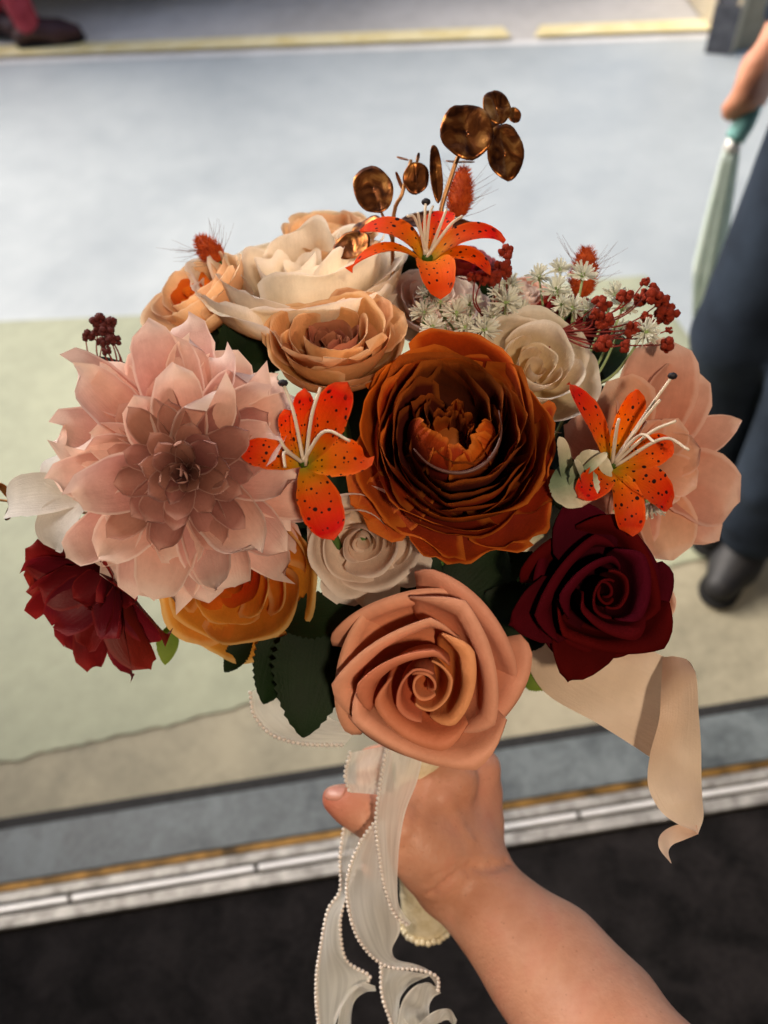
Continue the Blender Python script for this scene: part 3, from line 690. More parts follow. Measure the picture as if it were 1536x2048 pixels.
f = Flower("ranunculus", "large rust brown ruffled ranunculus at the front of the bouquet", "flower", 906, 862, 198, .390, (-.06, .20, 1), spin=.4)
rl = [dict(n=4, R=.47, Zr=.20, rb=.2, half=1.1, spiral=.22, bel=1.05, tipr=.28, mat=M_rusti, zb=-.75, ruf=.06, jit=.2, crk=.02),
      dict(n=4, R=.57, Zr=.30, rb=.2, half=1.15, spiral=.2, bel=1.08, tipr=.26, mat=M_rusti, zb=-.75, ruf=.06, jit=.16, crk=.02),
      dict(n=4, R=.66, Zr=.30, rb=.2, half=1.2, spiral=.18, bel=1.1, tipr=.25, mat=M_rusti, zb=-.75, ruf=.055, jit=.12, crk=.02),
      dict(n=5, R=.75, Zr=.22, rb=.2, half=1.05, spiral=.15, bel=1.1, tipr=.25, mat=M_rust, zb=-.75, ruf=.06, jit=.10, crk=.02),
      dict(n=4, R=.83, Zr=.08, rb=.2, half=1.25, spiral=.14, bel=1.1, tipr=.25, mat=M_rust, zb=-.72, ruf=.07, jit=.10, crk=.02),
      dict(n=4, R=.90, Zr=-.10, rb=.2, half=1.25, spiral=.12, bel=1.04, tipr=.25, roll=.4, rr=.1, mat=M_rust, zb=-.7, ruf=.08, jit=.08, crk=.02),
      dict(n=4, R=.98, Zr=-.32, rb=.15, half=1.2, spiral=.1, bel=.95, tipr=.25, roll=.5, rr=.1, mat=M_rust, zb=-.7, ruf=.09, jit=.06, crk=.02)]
rose(f, rl)
for i in range(12):          # tall folded petals inside the cup, upper right half
    k_ = dict(R=rnd(.12, .42), Zr=rnd(.08, .28), rb=.1, zb=-.7, bel=1.1, half=rnd(.6, 1.1), th=math.radians(rnd(-60, 170)), spiral=rnd(-.4, .4), tipr=.3, ruf=.07, rf=1.5, crk=.03, asym=rnd(-.1, .1), nu=19)
    f.add(wrap_petal(**k_), M_rusti if i % 4 else M_rust)
for az, rb_, R_, Zz, hf in ((178, .50, .26, .36, .55), (205, .48, .20, .40, .62), (240, .50, .22, .30, .60), (284, .52, .24, .24, .80), (325, .50, .26, .20, .5)):   # big lit petals closing over the front of the heart
    f.add(wrap_petal(R_, Zz, rb_, -.35, .12, hf, math.radians(az), spiral=rnd(-.15, .15), tipr=.3, ruf=.05, crk=.04, nu=23, nv=16, narrow=.75), M_rust)
V, F_ = sphere((0, 0, -.62 * f.s), .34 * f.s, 12, 8); mesh_obj("receptacle", V, F_, M_rusti, f.e)
for az, R_, Zz in ((215, 1.12, -.42), (250, 1.2, -.46), (290, 1.2, -.44), (325, 1.1, -.42)):    # broad ruffled skirt below
    f.add(wrap_petal(R_, Zz, .15, -.72, .85, .62, math.radians(az), roll=.4, rr=.12, spiral=.06, tipr=.3, ruf=.07, crk=.03, nu=25), M_rust)
for az in (186, 200): f.add(free_petal(1.25, .7, math.radians(84), math.radians(98), .5, 3, .7, .4, .04, 3, .1, -.55, math.radians(az)), M_rust)
f.e.scale = (.93, 1.05, 1.0)
# pale plastic ring lying inside the cup
ang = np.linspace(math.radians(190), math.radians(352), 9)
V, F_ = tube([np.array([.50 * math.cos(a), .50 * math.sin(a) + .02, .24]) * f.s for a in ang], [.0004, .0009, .0009, .0003], 8, 24)
mesh_obj("plastic_ring", V, F_, simple_mat("frosted_plastic", '#5a3a34', '#6a463e', 50, .4, transl=.3), f.e)

f = Flower("foam_rose", "peach foam rose at the lower front above the hand", "rose", 850, 1368, 200, .395, (-.06, -.20, 1), spin=.3, group="foam roses")
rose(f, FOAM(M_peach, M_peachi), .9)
f = Flower("foam_rose", "deep burgundy foam rose at the lower right above the cream ribbon", "rose", 1210, 1185, 150, .40, (.12, -.04, 1), spin=1.1, group="foam roses")
rose(f, FOAM(M_burg), .2)
for az in (252, 108, 200):
    f.add(free_petal(1.25, .95, math.radians(70), math.radians(92), .5, 1.5, .55, .4, .02, 2, .1, -.4, math.radians(az) - 1.1, tipcurl=.8, nu=11), M_burg)

f = Flower("peony", "large cream ruffled peony at the upper left of the bouquet", "flower", 600, 548, 216, .478, (-.06, .80, .58), group="cream flowers")
rose(f, [dict(q, jit=.17, tuck=.08) for q in BIG(M_cream, M_cream, ruf=.085)] + [dict(n=5, R=.95, Zr=-.02, rb=.1, half=.9, spiral=.05, bel=.9, tipr=.25, roll=.9, rr=.09, mat=M_cream, zb=-.5, ruf=.06)], .5)
f = Flower("cabbage_rose", "caramel rose with dark brown centre between the dahlia and cream peony", "rose", 664, 684, 150, .426, (0, .64, .76))
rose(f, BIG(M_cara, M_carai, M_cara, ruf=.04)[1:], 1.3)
for i in range(12): f.add(free_petal(.5, .3, math.radians(rnd(0, 20)), math.radians(rnd(-10, 30)), 1.0, 2.4, .66, .5, .06, 3, rnd(.03, .25), -.42, i * 1.1), M_carai)
for az in (28, 60, 265, 222, 310):
    f.add(free_petal(1.12 if az < 90 else 1.05, 1.0, math.radians(62 if az < 90 else 58), math.radians(60 if az < 90 else 22), .55, 2.6, .66, .35, .05, 3, .1, -.42, math.radians(az), tipcurl=.3), M_cara)
f = Flower("garden_rose", "apricot rose behind the dahlia at the upper left edge", "rose", 392, 585, 128, .475, (-.5, .55, .65), group="apricot roses")
rose(f, BIG(M_apri, M_orani, ruf=.04), .2)
f = Flower("garden_rose", "apricot rose at the back of the bouquet under the gold leaves", "rose", 665, 470, 112, .520, (0, .75, .6), group="apricot roses")
rose(f, BIG(M_apri, M_apri, ruf=.04), 1.0)
f = Flower("garden_rose", "pale blush rose behind the white filler blossoms", "rose", 865, 600, 118, .470, (.05, .6, .8), group="blush roses")
rose(f, CLOTH(M_blush, M_blush, ruf=.03), 1.0)
f = Flower("garden_rose", "faded pink rose at the back beside the red berries", "rose", 1050, 590, 70, .515, (.1, .6, .7), group="blush roses")
rose(f, CLOTH(M_pink, M_blush, ruf=.03), 1.7)
f = Flower("garden_rose", "white blush rose under the rust ranunculus", "rose", 722, 1085, 128, .418, (-.08, -.30, .95), group="blush roses")
rose(f, LOOSE(M_blush, M_blush, ruf=.03), .4)
for az in (330, 285, 250):
    f.add(free_petal(1.15, .8, math.radians(75), math.radians(80), .5, 2.4, .66, .35, .04, 3, .1, -.42, math.radians(az), tipcurl=.6), M_blush)
f = Flower("garden_rose", "cream rose with spiral centre right of the ranunculus", "rose", 1072, 735, 142, .425, (.12, .25, .95), group="cream flowers")
rose(f, LOOSE(M_cream, M_cream, ruf=.03), 2.2)
f = Flower("garden_rose", "bright orange rose peeking out below the dahlia", "rose", 462, 1162, 180, .436, (-.05, -.34, .9))
rose(f, BIG(M_oran, M_orani, ruf=.03), .3)
f = Flower("garden_rose", "pinkish peach rose mostly hidden behind the burgundy rose", "rose", 1262, 1215, 112, .45, (.3, -.2, .9))
rose(f, BIG(M_pink, M_pink, ruf=.03), .3)
f = Flower("garden_rose", "dark red rose behind the topmost orange lily", "rose", 930, 520, 70, .500, (.1, .7, .6), group="dark red roses")
rose(f, CLOTH(M_dred, M_dred, ruf=.03), .8)
f = Flower("garden_rose", "dark red rose behind the right berry sprig", "rose", 1150, 640, 85, .485, (.1, .5, .8), group="dark red roses")
rose(f, CLOTH(M_dred, M_dred, ruf=.03), .1)

f = Flower("magnolia", "large peach pink flower with broad petals at the right edge of the bouquet", "flower", 1295, 925, 200, .455, (.32, .02, .95))
for az, L_, W_, a0, a1, tp in ((92, 1.22, .95, 62, 74, 2.6), (70, 1.05, .8, 55, 82, 2.4), (24, 1.12, .42, 66, 78, 1.6), (-22, 1.08, .8, 66, 80, 2.6), (-42, 1.15, .62, 76, 92, 1.7), (-75, 1.0, .72, 66, 86, 2.4), (-110, .95, .7, 70, 86, 2.4), (130, 1.0, .8, 60, 70, 2.4), (160, 1.0, .7, 68, 80, 2.4), (200, .9, .7, 66, 80, 2.4)):
    f.add(free_petal(L_, W_, math.radians(a0), math.radians(a1), .7, tp, .62, .35, .05, 2.5, .05, -.2, math.radians(az), twist=rnd(-.1, .1), tipcurl=rnd(-.3, .5)), M_pink)
for i in range(7):
    f.add(free_petal(.62, .5, math.radians(30), math.radians(48), .8, 2.2, .6, .35, .05, 2.5, .05, -.2, i * .9 + .3), M_pink)

f = Flower("tulip", "dark red drooping flower at the far left below the dahlia", "flower", 205, 1160, 192, .442, (-.30, -.45, .8))
for az, L_, W_, a0, a1 in ((150, .85, .7, 50, 66), (172, .85, .75, 50, 66), (195, .95, .7, 58, 85), (215, 1.0, .62, 55, 80), (238, 1.1, .5, 62, 84), (258, 1.15, .46, 58, 82), (282, 1.2, .42, 60, 84), (300, 1.1, .55, 56, 80), (330, .95, .7, 55, 80), (120, .8, .6, 60, 80), (90, .8, .6, 60, 80), (180, .75, .6, 30, 55), (225, .8, .6, 32, 58), (265, .85, .5, 35, 60), (310, .75, .6, 30, 55), (20, .7, .6, 30, 60), (60, .7, .6, 30, 60), (205, .5, .4, 10, 20), (270, .5, .4, 10, 20), (340, .5, .4, 10, 20)):
    f.add(free_petal(L_, W_, math.radians(a0), math.radians(a1), 1.0, 2.1, .58, .4, .06, 2.5, .05, -.2, math.radians(az), twist=rnd(-.2, .2), tipcurl=rnd(-.2, .8)), M_dred)

def lily(label, px, py, rad, d, n, petals, stamens):
    f = Flower("lily", label, "lily", px, py, rad, d, n, group="spotted orange lilies")
    for az, L_, W_, a0, a1, tw in petals:
        f.add(free_petal(L_, W_ * 1.1, math.radians(a0), math.radians(a1), .8, 1.9, .56, .28, .05, 2, .05, -.12, math.radians(az), twist=tw, nv=17, pw=1.2), M_lily)
    V, F_ = sphere((0, 0, -.03 * f.s), .075 * f.s, 10, 6); mesh_obj("throat", V, F_, M_leafl, f.e)
    for x, y, d2, bend, dark in stamens:
        tip = f.loc(cw(x, y, d2)); base_ = np.array([rnd(-.04, .04), rnd(-.04, .04), 0]) * f.s
        mid = (base_ + tip) / 2 + np.array([bend[0], bend[1], .18 * 1]) * f.s
        V, F_ = tube([base_, mid + rng.normal(0, .012, 3) * f.s, tip], [.0009, .0008, .0007], 6, 16); st = mesh_obj("stamen", V, F_, M_stam, f.e)
        if dark:
            V, F_ = sphere((0, 0, 0), .0024, 8, 6, (1, .7, .8)); a = mesh_obj("anther", V + tip, F_, M_anth, st)
    return f
lily("spotted orange lily beside the dahlia, facing the viewer", 607, 925, 140, .378, (.02, .12, 1),
     [(58, 1.35, .56, 52, 68, 0), (88, 1.1, .36, 52, 58, 0), (168, .9, .44, 62, 110, .1), (5, .95, .55, 55, 120, -.2), (292, 1.18, .60, 72, 88, 0), (110, .8, .34, 60, 70, 0)],
     [(566, 766, .366, (0, .1), 1), (641, 775, .362, (0, .1), 0), (700, 882, .36, (0, .25), 0), (570, 935, .362, (-.1, .15), 0), (560, 880, .364, (-.05, 0), 0)])
lily("spotted orange lily at the top of the bouquet below the gold leaves", 855, 512, 150, .428, (-.02, .72, .7),
     [(160, 1.1, .44, 25, 125, 0), (200, 1.2, .36, 40, 135, .15), (278, 1.05, .48, 40, 150, 0), (8, 1.15, .40, 35, 128, .1), (335, .95, .36, 45, 140, 0), (70, .9, .42, 40, 90, 0)],
     [(852, 404, .42, (0, 0), 1), (836, 425, .415, (-.05, 0), 0), (866, 412, .42, (0, 0), 0), (893, 418, .418, (.05, 0), 0), (925, 432, .42, (.05, 0), 0), (815, 432, .412, (-.05, .1), 0)])
lily("spotted orange lily at the right in front of the pink flower", 1228, 928, 130, .400, (.30, .25, .9),
     [(128, 1.45, .40, 58, 92, .1), (84, 1.2, .48, 48, 62, 0), (222, .85, .46, 55, 125, .1), (282, 1.1, .46, 58, 128, .2), (328, 1.15, .60, 58, 112, 0), (20, 1.0, .5, 50, 85, 0)],
     [(1345, 752, .378, (0, .1), 1), (1320, 800, .376, (0, .1), 0), (1352, 842, .376, (0, .1), 0), (1378, 900, .376, (.1, .25), 0), (1238, 838, .38, (-.1, .1), 0), (1310, 885, .374, (0, .2), 0)])
f = Flower("lily", "single white petal flower sticking out at the far left", "lily", 160, 990, 160, .420, (-.25, .3, .9))
for az, L_ in ((182, 1.15), (120, .8), (245, .8)):
    f.add(free_petal(L_, .62, math.radians(50), math.radians(150), .7, 2.2, .5, .4, .02, 2, .05, -.1, math.radians(az), nv=17, pw=1.6), M_wlily)

# ---- leaves
def leaf(parent, base, p0, p1, nrm, W, mat, bend=.0, cup=.4, serr=.05, name="leaf", tipp=1.6, vm=.45, nv=33, ruf=.02):
    p0 = np.asarray(p0); p1 = np.asarray(p1); t = p1 - p0; L = np.linalg.norm(t); t = t / L
    n_ = np.asarray(nrm) - t * (np.asarray(nrm) @ t); n_ /= np.linalg.norm(n_); b = np.cross(n_, t)
    V, F_, UV = free_petal(L, W, math.radians(90 - bend), math.radians(90 + bend), cup, tipp, vm, .15, ruf, 3, 0, 0, 0, nv=nv, serr=serr, nu=7)
    Wd = p0 - base + V[:, :1] * t + V[:, 1:2] * b + V[:, 2:3] * n_
    return mesh_obj(name, Wd, F_, mat, parent, UV)
def sprig(name, label, cat, group=None, at=None):
    e = bpy.data.objects.new(name, None); link(e); b = BIND if at is None else at; e.location = tuple(b); tag(e, label, cat, group); return e, b
def stem_to(e, b, pts, r=.0014, mat=None, name="stem", k=14):
    V, F_ = tube([np.asarray(p) - b for p in pts], [r, r * .7], 6, k); return mesh_obj(name, V, F_, mat or M_stem, e)
TOW = cd(0, .1, 1)
e, b = sprig("rose_leaf_sprig", "dark green serrated leaves hanging at lower left of the peach rose", "leaves", "leaf sprigs")
stem_to(e, b, [BIND, cw(700, 1300, .47), cw(600, 1220, .46)])
for x0, y0, x1, y1, d0, d1, W_, nn in ((600, 1230, 525, 1410, .455, .45, .030, (-.3, .1, 1)), (640, 1215, 605, 1478, .45, .435, .042, (.1, .1, 1)), (560, 1250, 745, 1215, .445, .435, .026, (0, .5, 1)), (505, 1275, 448, 1345, .455, .455, .014, (-.3, .2, 1)), (700, 1240, 560, 1330, .47, .47, .04, (0, 0, 1)), (610, 1190, 480, 1290, .48, .48, .04, (0, 0, 1))):
    leaf(e, b, cw(x0, y0, d0), cw(x1, y1, d1), cd(*nn), W_, M_leaf, bend=14)
e, b = sprig("rose_leaf_sprig", "dark green leaves between the peach rose and burgundy rose", "leaves", "leaf sprigs")
stem_to(e, b, [BIND, cw(960, 1330, .47), cw(1040, 1220, .46)])
for x0, y0, x1, y1, d0, d1, W_, nn in ((970, 1190, 1100, 1240, .445, .445, .026, (0, .3, 1)), (1000, 1230, 1090, 1290, .455, .45, .03, (.2, .2, 1)), (900, 1200, 1010, 1090, .45, .46, .04, (0, .3, 1)), (860, 1190, 800, 1120, .455, .46, .045, (0, 0, 1)), (940, 1180, 1120, 1130, .465, .47, .03, (0, .2, 1))):
    leaf(e, b, cw(x0, y0, d0), cw(x1, y1, d1), cd(*nn), W_, M_leaf, bend=10)
leaf(e, b, cw(1040, 1340, .46), cw(1105, 1372, .455), cd(0, .2, 1), .016, M_leafl, bend=8)
leaf(e, b, cw(990, 1120, .47), cw(975, 1195, .47), cd(0, .2, 1), .010, M_leafl, bend=4)
e, b = sprig("leaf_sprig", "small light green leaf below the orange rose", "leaves", "leaf sprigs")
stem_to(e, b, [BIND, cw(500, 1300, .48), cw(345, 1255, .465)], .001)
leaf(e, b, cw(340, 1250, .465), cw(330, 1330, .46), cd(.2, .2, 1), .0125, M_leafl, serr=0, bend=6)
# inner greenery that fills the bouquet between the stems
e, b = sprig("greenery", "dark green inner leaves showing in the gaps between the flowers", "leaves")
ctr_ = cw(770, 950, .50)
for i in range(46):
    a = rng.random() * 2 * PI; q = math.sqrt(rng.random())
    x = 760 + 470 * q * math.cos(a); y = 900 + 290 * q * math.sin(a); d_ = .518 + .02 * rng.random()
    p = cw(x, y, d_); a2_ = a + rnd(-.7, .7)
    leaf(e, b, p, cw(x + 160 * math.cos(a2_), y + 150 * math.sin(a2_), d_ - .01), cd(rnd(-.4, .4), rnd(-.2, .6), 1), .045, M_leaf, bend=10, nv=13)
for x0, y0, x1, y1 in ((720, 800, 690, 960), (740, 900, 700, 1060), (700, 780, 790, 900), (1100, 820, 1150, 960), (1080, 900, 1130, 1040), (1150, 830, 1120, 700), (880, 1130, 800, 1230), (480, 640, 560, 740), (520, 700, 460, 620)):
    leaf(e, b, cw(x0, y0, .475), cw(x1, y1, .465), cd(rnd(-.3, .3), .2, 1), .042, M_leaf, bend=10, nv=13)
for x, y in ((700, 900), (900, 850), (600, 1000), (1050, 950), (800, 750)): stem_to(e, b, [BIND, cw(x * .6 + 335, y * .5 + 700, .51), cw(x, y, .495)])

# flocked eucalyptus
e, b = sprig("flocked_eucalyptus", "pale flocked eucalyptus leaves between ranunculus and right lily", "leaves", at=cw(1150, 1000, .41))
stem_to(e, b, [BIND, cw(1060, 1150, .46), cw(1130, 1010, .408), cw(1215, 905, .396)], .0012)
for x0, y0, x1, y1, d0, d1, W_, nn in ((1125, 930, 1165, 1015, .402, .392, .024, (-.1, .2, 1)), (1150, 1000, 1195, 900, .402, .396, .022, (.2, -.1, 1)), (1128, 985, 1118, 872, .404, .396, .009, (.6, 0, 1)), (1165, 985, 1150, 918, .398, .388, .006, (.8, 0, .6)), (1100, 1010, 1075, 1110, .43, .42, .032, (0, .1, 1)), (1060, 1000, 1020, 1100, .43, .415, .03, (-.2, -.2, 1)), (1150, 960, 1215, 905, .396, .39, .005, (.3, .5, 1))):
    leaf(e, b, cw(x0, y0, d0), cw(x1, y1, d1), cd(*nn), W_, M_floc, bend=16, serr=0, tipp=2.4, vm=.55, cup=.6)

# gold eucalyptus
def gold_mat():
    m, n, l = newmat("copper_gold_leaf"); tc = N(n, "ShaderNodeTexCoord")
    no = N(n, "ShaderNodeTexNoise", i_Scale=90.0, i_Detail=5.0, i_Distortion=1.2); l.new(tc.outputs['Object'], no.inputs['Vector'])
    cr = ramp(n, [(.35, '#3f1f0e'), (.52, '#7c4620'), (.78, '#d69a54')]); l.new(no.outputs[0], cr.inputs[0])
    pb = N(n, "ShaderNodeBsdfPrincipled", i_Metallic=.85, i_Roughness=.33); l.new(cr.outputs[0], pb.inputs['Base Color'])
    bp = N(n, "ShaderNodeBump", i_Strength=.5, i_Distance=.0015); l.new(no.outputs[0], bp.inputs['Height']); l.new(bp.outputs[0], pb.inputs['Normal'])
    out = N(n, "ShaderNodeOutputMaterial"); l.new(pb.outputs[0], out.inputs[0]); return m
M_gold = gold_mat()
M_gstem = simple_mat("gold_stem", '#8a5a30', '#b98a58', 60, .4, metal=.6)
def disc_leaf(e, b, px, py, d, rx, ry, rot, nn, dish=.25, name="leaf"):
    n_ = cd(*nn); ex = rt - n_ * (rt @ n_); ex /= np.linalg.norm(ex); ey = np.cross(n_, ex); c = cw(px, py, d); k = d / FPX
    V = []; UV = []; ph = rng.random(4) * 6.28
    for j in range(8):
        q = j / 7
        for i in range(28):
            a = 2 * PI * i / 28; wob = 1 + .03 * math.sin(2 * a + ph[0]) + .02 * math.sin(5 * a + ph[1])
            x = q * math.cos(a) * wob; y = q * math.sin(a) * wob
            z = dish * (x * x * .6 + .35 * y * y) + .035 * math.sin(5 * x + ph[2]) * q + .03 * math.sin(7 * y + ph[3]) * q - .06 * math.exp(-(x * 9) ** 2)
            X = x * rx * k; Y = y * ry * k; X, Y = X * math.cos(rot) - Y * math.sin(rot), X * math.sin(rot) + Y * math.cos(rot)
            V.append(c - b + X * ex + Y * ey + z * min(rx, ry) * k * n_); UV.append((x * .5 + .5, y * .5 + .5))
    o = mesh_obj(name, V, grid_faces(28, 8, True), M_gold, e, UV)
    md = o.modifiers.new("thickness", 'SOLIDIFY'); md.thickness = .0004
    return o
e, b = sprig("gold_eucalyptus", "tall copper gold eucalyptus branch with round leaves at the top", "branch", "gold eucalyptus", at=cw(880, 520, .47))
stem_to(e, b, [BIND, cw(860, 900, .50), cw(872, 500, .465), cw(905, 345, .455), cw(950, 240, .45)], .0016, M_gstem, k=24)
for a in ((933, 266, .444, 55, 57, .2, (0, .1, 1)), (992, 216, .452, 30, 36, .3, (.2, .15, 1)), (1009, 306, .450, 38, 60, .1, (.15, .1, 1)), (1028, 231, .456, 14, 16, 0, (.2, 0, 1)), (872, 348, .45, 13, 60, .08, (.2, 0, 1)), (920, 325, .458, 30, 9, -.2, (0, .8, .5)), (985, 260, .456, 20, 22, 0, (.5, .2, .8))):
    disc_leaf(e, b, *a)
e, b = sprig("gold_eucalyptus", "shorter copper gold eucalyptus sprig with an oval leaf above the apricot rose", "branch", "gold eucalyptus", at=cw(790, 520, .48))
stem_to(e, b, [BIND, cw(800, 900, .51), cw(785, 480, .475), cw(805, 385, .465), cw(822, 320, .465)], .0014, M_gstem, k=24)
stem_to(e, b, [cw(785, 480, .475), cw(765, 430, .465), cw(748, 385, .458)], .001, M_gstem)
for a in ((747, 381, .456, 40, 50, .25, (-.1, .1, 1)), (832, 357, .462, 27, 31, 0, (0, -.1, 1)), (805, 318, .468, 14, 4, -.6, (0, .6, .6)), (835, 316, .468, 4, 13, -.3, (.6, 0, .6)), (798, 362, .466, 5, 18, .5, (.6, 0, .8)), (735, 455, .470, 34, 26, .4, (-.3, .5, .7)), (705, 492, .462, 38, 32, .2, (-.2, .3, 1))):
    disc_leaf(e, b, *a)
e, b = sprig("gold_eucalyptus", "single gold leaf lying flat behind the topmost lily stamens", "branch", "gold eucalyptus", at=cw(900, 520, .47))
stem_to(e, b, [BIND, cw(880, 900, .51), cw(890, 520, .475), cw(925, 455, .46)], .0012, M_gstem, k=24)
disc_leaf(e, b, 932, 456, .456, 52, 20, -.35, (.0, .5, .8)); disc_leaf(e, b, 845, 440, .468, 45, 22, .3, (0, .5, .8))
e, b = sprig("gold_eucalyptus", "tiny gold leaf sprig poking out at the far left edge", "branch", "gold eucalyptus", at=cw(90, 1010, .45))
stem_to(e, b, [BIND, cw(400, 1100, .49), cw(100, 1015, .455), cw(0, 1000, .45), cw(-60, 985, .45)], .0009, M_gstem, k=24)
for a in ((14, 984, .448, 8, 24, .75, (.3, .2, 1)), (22, 1022, .448, 8, 22, -.5, (-.2, 0, 1)), (88, 1045, .452, 5, 14, -.5, (.3, 0, 1)), (-50, 975, .45, 12, 24, .6, (0, 0, 1))): disc_leaf(e, b, *a)

# ---- fuzzy bunny tail grasses
M_fuzz = simple_mat("burnt_orange_fuzz", '#9c3208', '#cf5a14', 200, .8, transl=.35)
M_fuzz2 = simple_mat("grey_awn", '#6a4a3c', '#8a6a58', 100, .7)
def bunny(label, px, py, d, L, W, rot):
    f = Flower("bunny_tail", label, "grass", px, py, 1, d, (0, .15, 1), group="orange bunny tails", stem=False)
    k = d / FPX; L *= k; W *= k
    V, F_ = sphere((0, 0, 0), 1, 14, 12); V = V * np.array([W * .42, W * .42, L * .5]); V = V[:, [0, 2, 1]]
    V[:, 0] *= 1 - .25 * V[:, 1] / (L * .5)
    mb = MB(); mb.add(V, F_)
    for i in range(900):
        y = rnd(-1, 1); a = rng.random() * 2 * PI; rad = math.sqrt(max(0, 1 - y * y)) * W * .42 * (1 - .25 * y)
        p = np.array([rad * math.cos(a), y * L * .5, rad * math.sin(a)])
        dv = np.array([math.cos(a), .9 + rnd(-.3, .3), math.sin(a)]) + rng.normal(0, .25, 3); dv /= np.linalg.norm(dv); ln = W * rnd(.12, .28)
        sd_ = np.cross(dv, rng.normal(0, 1, 3)); sd_ /= np.linalg.norm(sd_); sd_ *= W * .018
        mb.add([p - sd_, p + sd_, p + dv * ln], [(0, 1, 2)])
    c, s_ = math.cos(rot), math.sin(rot)
    Rm = np.array([[c, -s_, 0], [s_, c, 0], [0, 0, 1]])
    mb.v = [x @ Rm.T for x in mb.v]
    mb.build("seed_head", M_fuzz, f.e)
    mb = MB()
    for i in range(26):
        y = rnd(-.9, .6); sg = rng.choice([-1, 1]); p = np.array([sg * W * .3, y * L * .5, rnd(-.2, .2) * W]); dv = np.array([sg * rnd(.5, 1.2), rnd(.3, 1.1), rnd(-.4, .4)]) * W * rnd(.5, 1.2)
        V, F_ = tube([p, p + dv * .5, p + dv + np.array([0, W * .1, 0])], [.00014, .00005], 3, 5, False); mb.add(V @ Rm.T, F_)
    mb.build("awns", M_fuzz2, f.e)["kind"] = "stuff"
    bp = np.array([0, -L * .5, 0]) @ Rm.T
    V, F_ = tube([bp, f.loc(cw(px * .6 + 320, py * .6 + 500, d + .03)), f.loc(BIND)], [.0009, .0009], 6, 14); mesh_obj("stem", V, F_, M_stem, f.e)
bunny("burnt orange bunny tail grass standing below the round gold leaves", 921, 385, .470, 105, 52, -.12)
bunny("burnt orange bunny tail grass at the upper left behind the cream peony", 418, 500, .480, 66, 48, .75)
bunny("burnt orange bunny tail grass at the upper right among white blossoms", 1168, 545, .475, 105, 56, -.15)

# ---- white filler blossoms
M_gyp = simple_mat("white_blossom", '#cfd0bd', '#e3e2d4', 300, .7, transl=.3)
M_gypc = simple_mat("green_calyx", '#7c9a58', '#9ab274', 200, .6, transl=.2)
M_gst = simple_mat("pale_green_stem", '#7f9460', '#9aab78', 100, .6)
def puff_mesh():
    mb = MB(); g = np.random.default_rng(3)
    for i in range(70):
        a = g.random() * 2 * PI; ph = math.acos(1 - 1.15 * g.random()); dv = np.array([math.sin(ph) * math.cos(a), math.sin(ph) * math.sin(a), math.cos(ph)])
        sd_ = np.cross(dv, g.normal(0, 1, 3)); sd_ /= np.linalg.norm(sd_); L_ = .75 + .3 * g.random(); w_ = .07
        p1 = dv * L_ * .6 + sd_ * 0; tipv = dv * L_ + g.normal(0, .06, 3)
        mb.add([dv * .1 - sd_ * w_ * .5, dv * .1 + sd_ * w_ * .5, p1 - sd_ * w_, p1 + sd_ * w_, tipv - sd_ * w_ * .7, tipv + sd_ * w_ * .7], [(0, 1, 3, 2), (2, 3, 5, 4)])
    return mb
puff = puff_mesh()
PUFF = None; CALYX = None
def gyp(label, heads, joint, d0, base_at):
    global PUFF, CALYX
    e, b = sprig("filler_sprig", label, "filler flower", "white filler sprigs", at=base_at)
    stem_to(e, b, [BIND, BIND * .5 + joint * .5 + cd(0, 0, -1) * .02, joint], .0012, M_gst)
    for x, y, d, r, nn in heads:
        p = cw(x, y, d); n_ = cd(*nn); k = 1.18 * r * d / FPX
        if PUFF is None:
            o = puff.build("blossom", M_gyp, e); PUFF = o.data
            c_ = mesh_obj("calyx", *sphere((0, 0, 0), .22, 8, 6, (1, 1, 1.3)), M_gypc, o); CALYX = c_.data
        else:
            o = link(bpy.data.objects.new("blossom", PUFF), e); c_ = link(bpy.data.objects.new("calyx", CALYX), o)
        q = Vector(n_).to_track_quat('Z', 'Y')
        o.matrix_local = Matrix.Translation(Vector(p - b)) @ q.to_matrix().to_4x4() @ Matrix.Rotation(rng.random() * 6, 4, 'Z') @ Matrix.Scale(k, 4)
        mid = joint * .45 + p * .55 + cd(rnd(-.4, .4), -.5, -.4) * .008
        stem_to(e, b, [joint, mid, p - n_ * k * .1], .0009, M_gst)
gyp("white spiky filler blossoms above the rust ranunculus", [(858, 590, .44, 24, (-.2, .6, 1)), (848, 625, .43, 26, (-.3, .5, 1)), (912, 628, .425, 28, (0, .6, 1)), (968, 660, .415, 30, (.1, .2, 1)), (1012, 605, .425, 32, (.1, .3, 1)), (865, 655, .415, 24, (-.2, .5, 1)), (930, 655, .42, 24, (0, .3, 1)), (1020, 572, .44, 26, (.1, .7, 1)), (880, 605, .44, 24, (0, .5, 1)), (985, 635, .43, 26, (0, .5, 1)), (1040, 625, .44, 26, (0, .5, 1)), (1000, 585, .45, 24, (0, .5, 1)), (940, 610, .445, 24, (0, .5, 1))], cw(960, 720, .46), .43, cw(960, 760, .465))
gyp("white spiky filler blossoms with green stems at the upper right", [(1078, 555, .445, 24, (-.3, .7, .8)), (1112, 583, .435, 30, (-.2, .8, .7)), (1166, 553, .44, 28, (0, .9, .5)), (1145, 618, .43, 28, (-.3, .5, .9)), (1120, 540, .455, 22, (-.2, .9, .5)), (1125, 610, .428, 22, (-.5, .3, .9)), (1172, 622, .435, 24, (.2, .6, .8)), (1246, 615, .44, 26, (.2, .8, .6)), (1291, 664, .425, 28, (.3, -.2, 1)), (1230, 590, .46, 24, (.2, .8, .6)), (1240, 660, .45, 22, (.2, .5, .8))], cw(1150, 790, .452), .43, cw(1150, 820, .46))
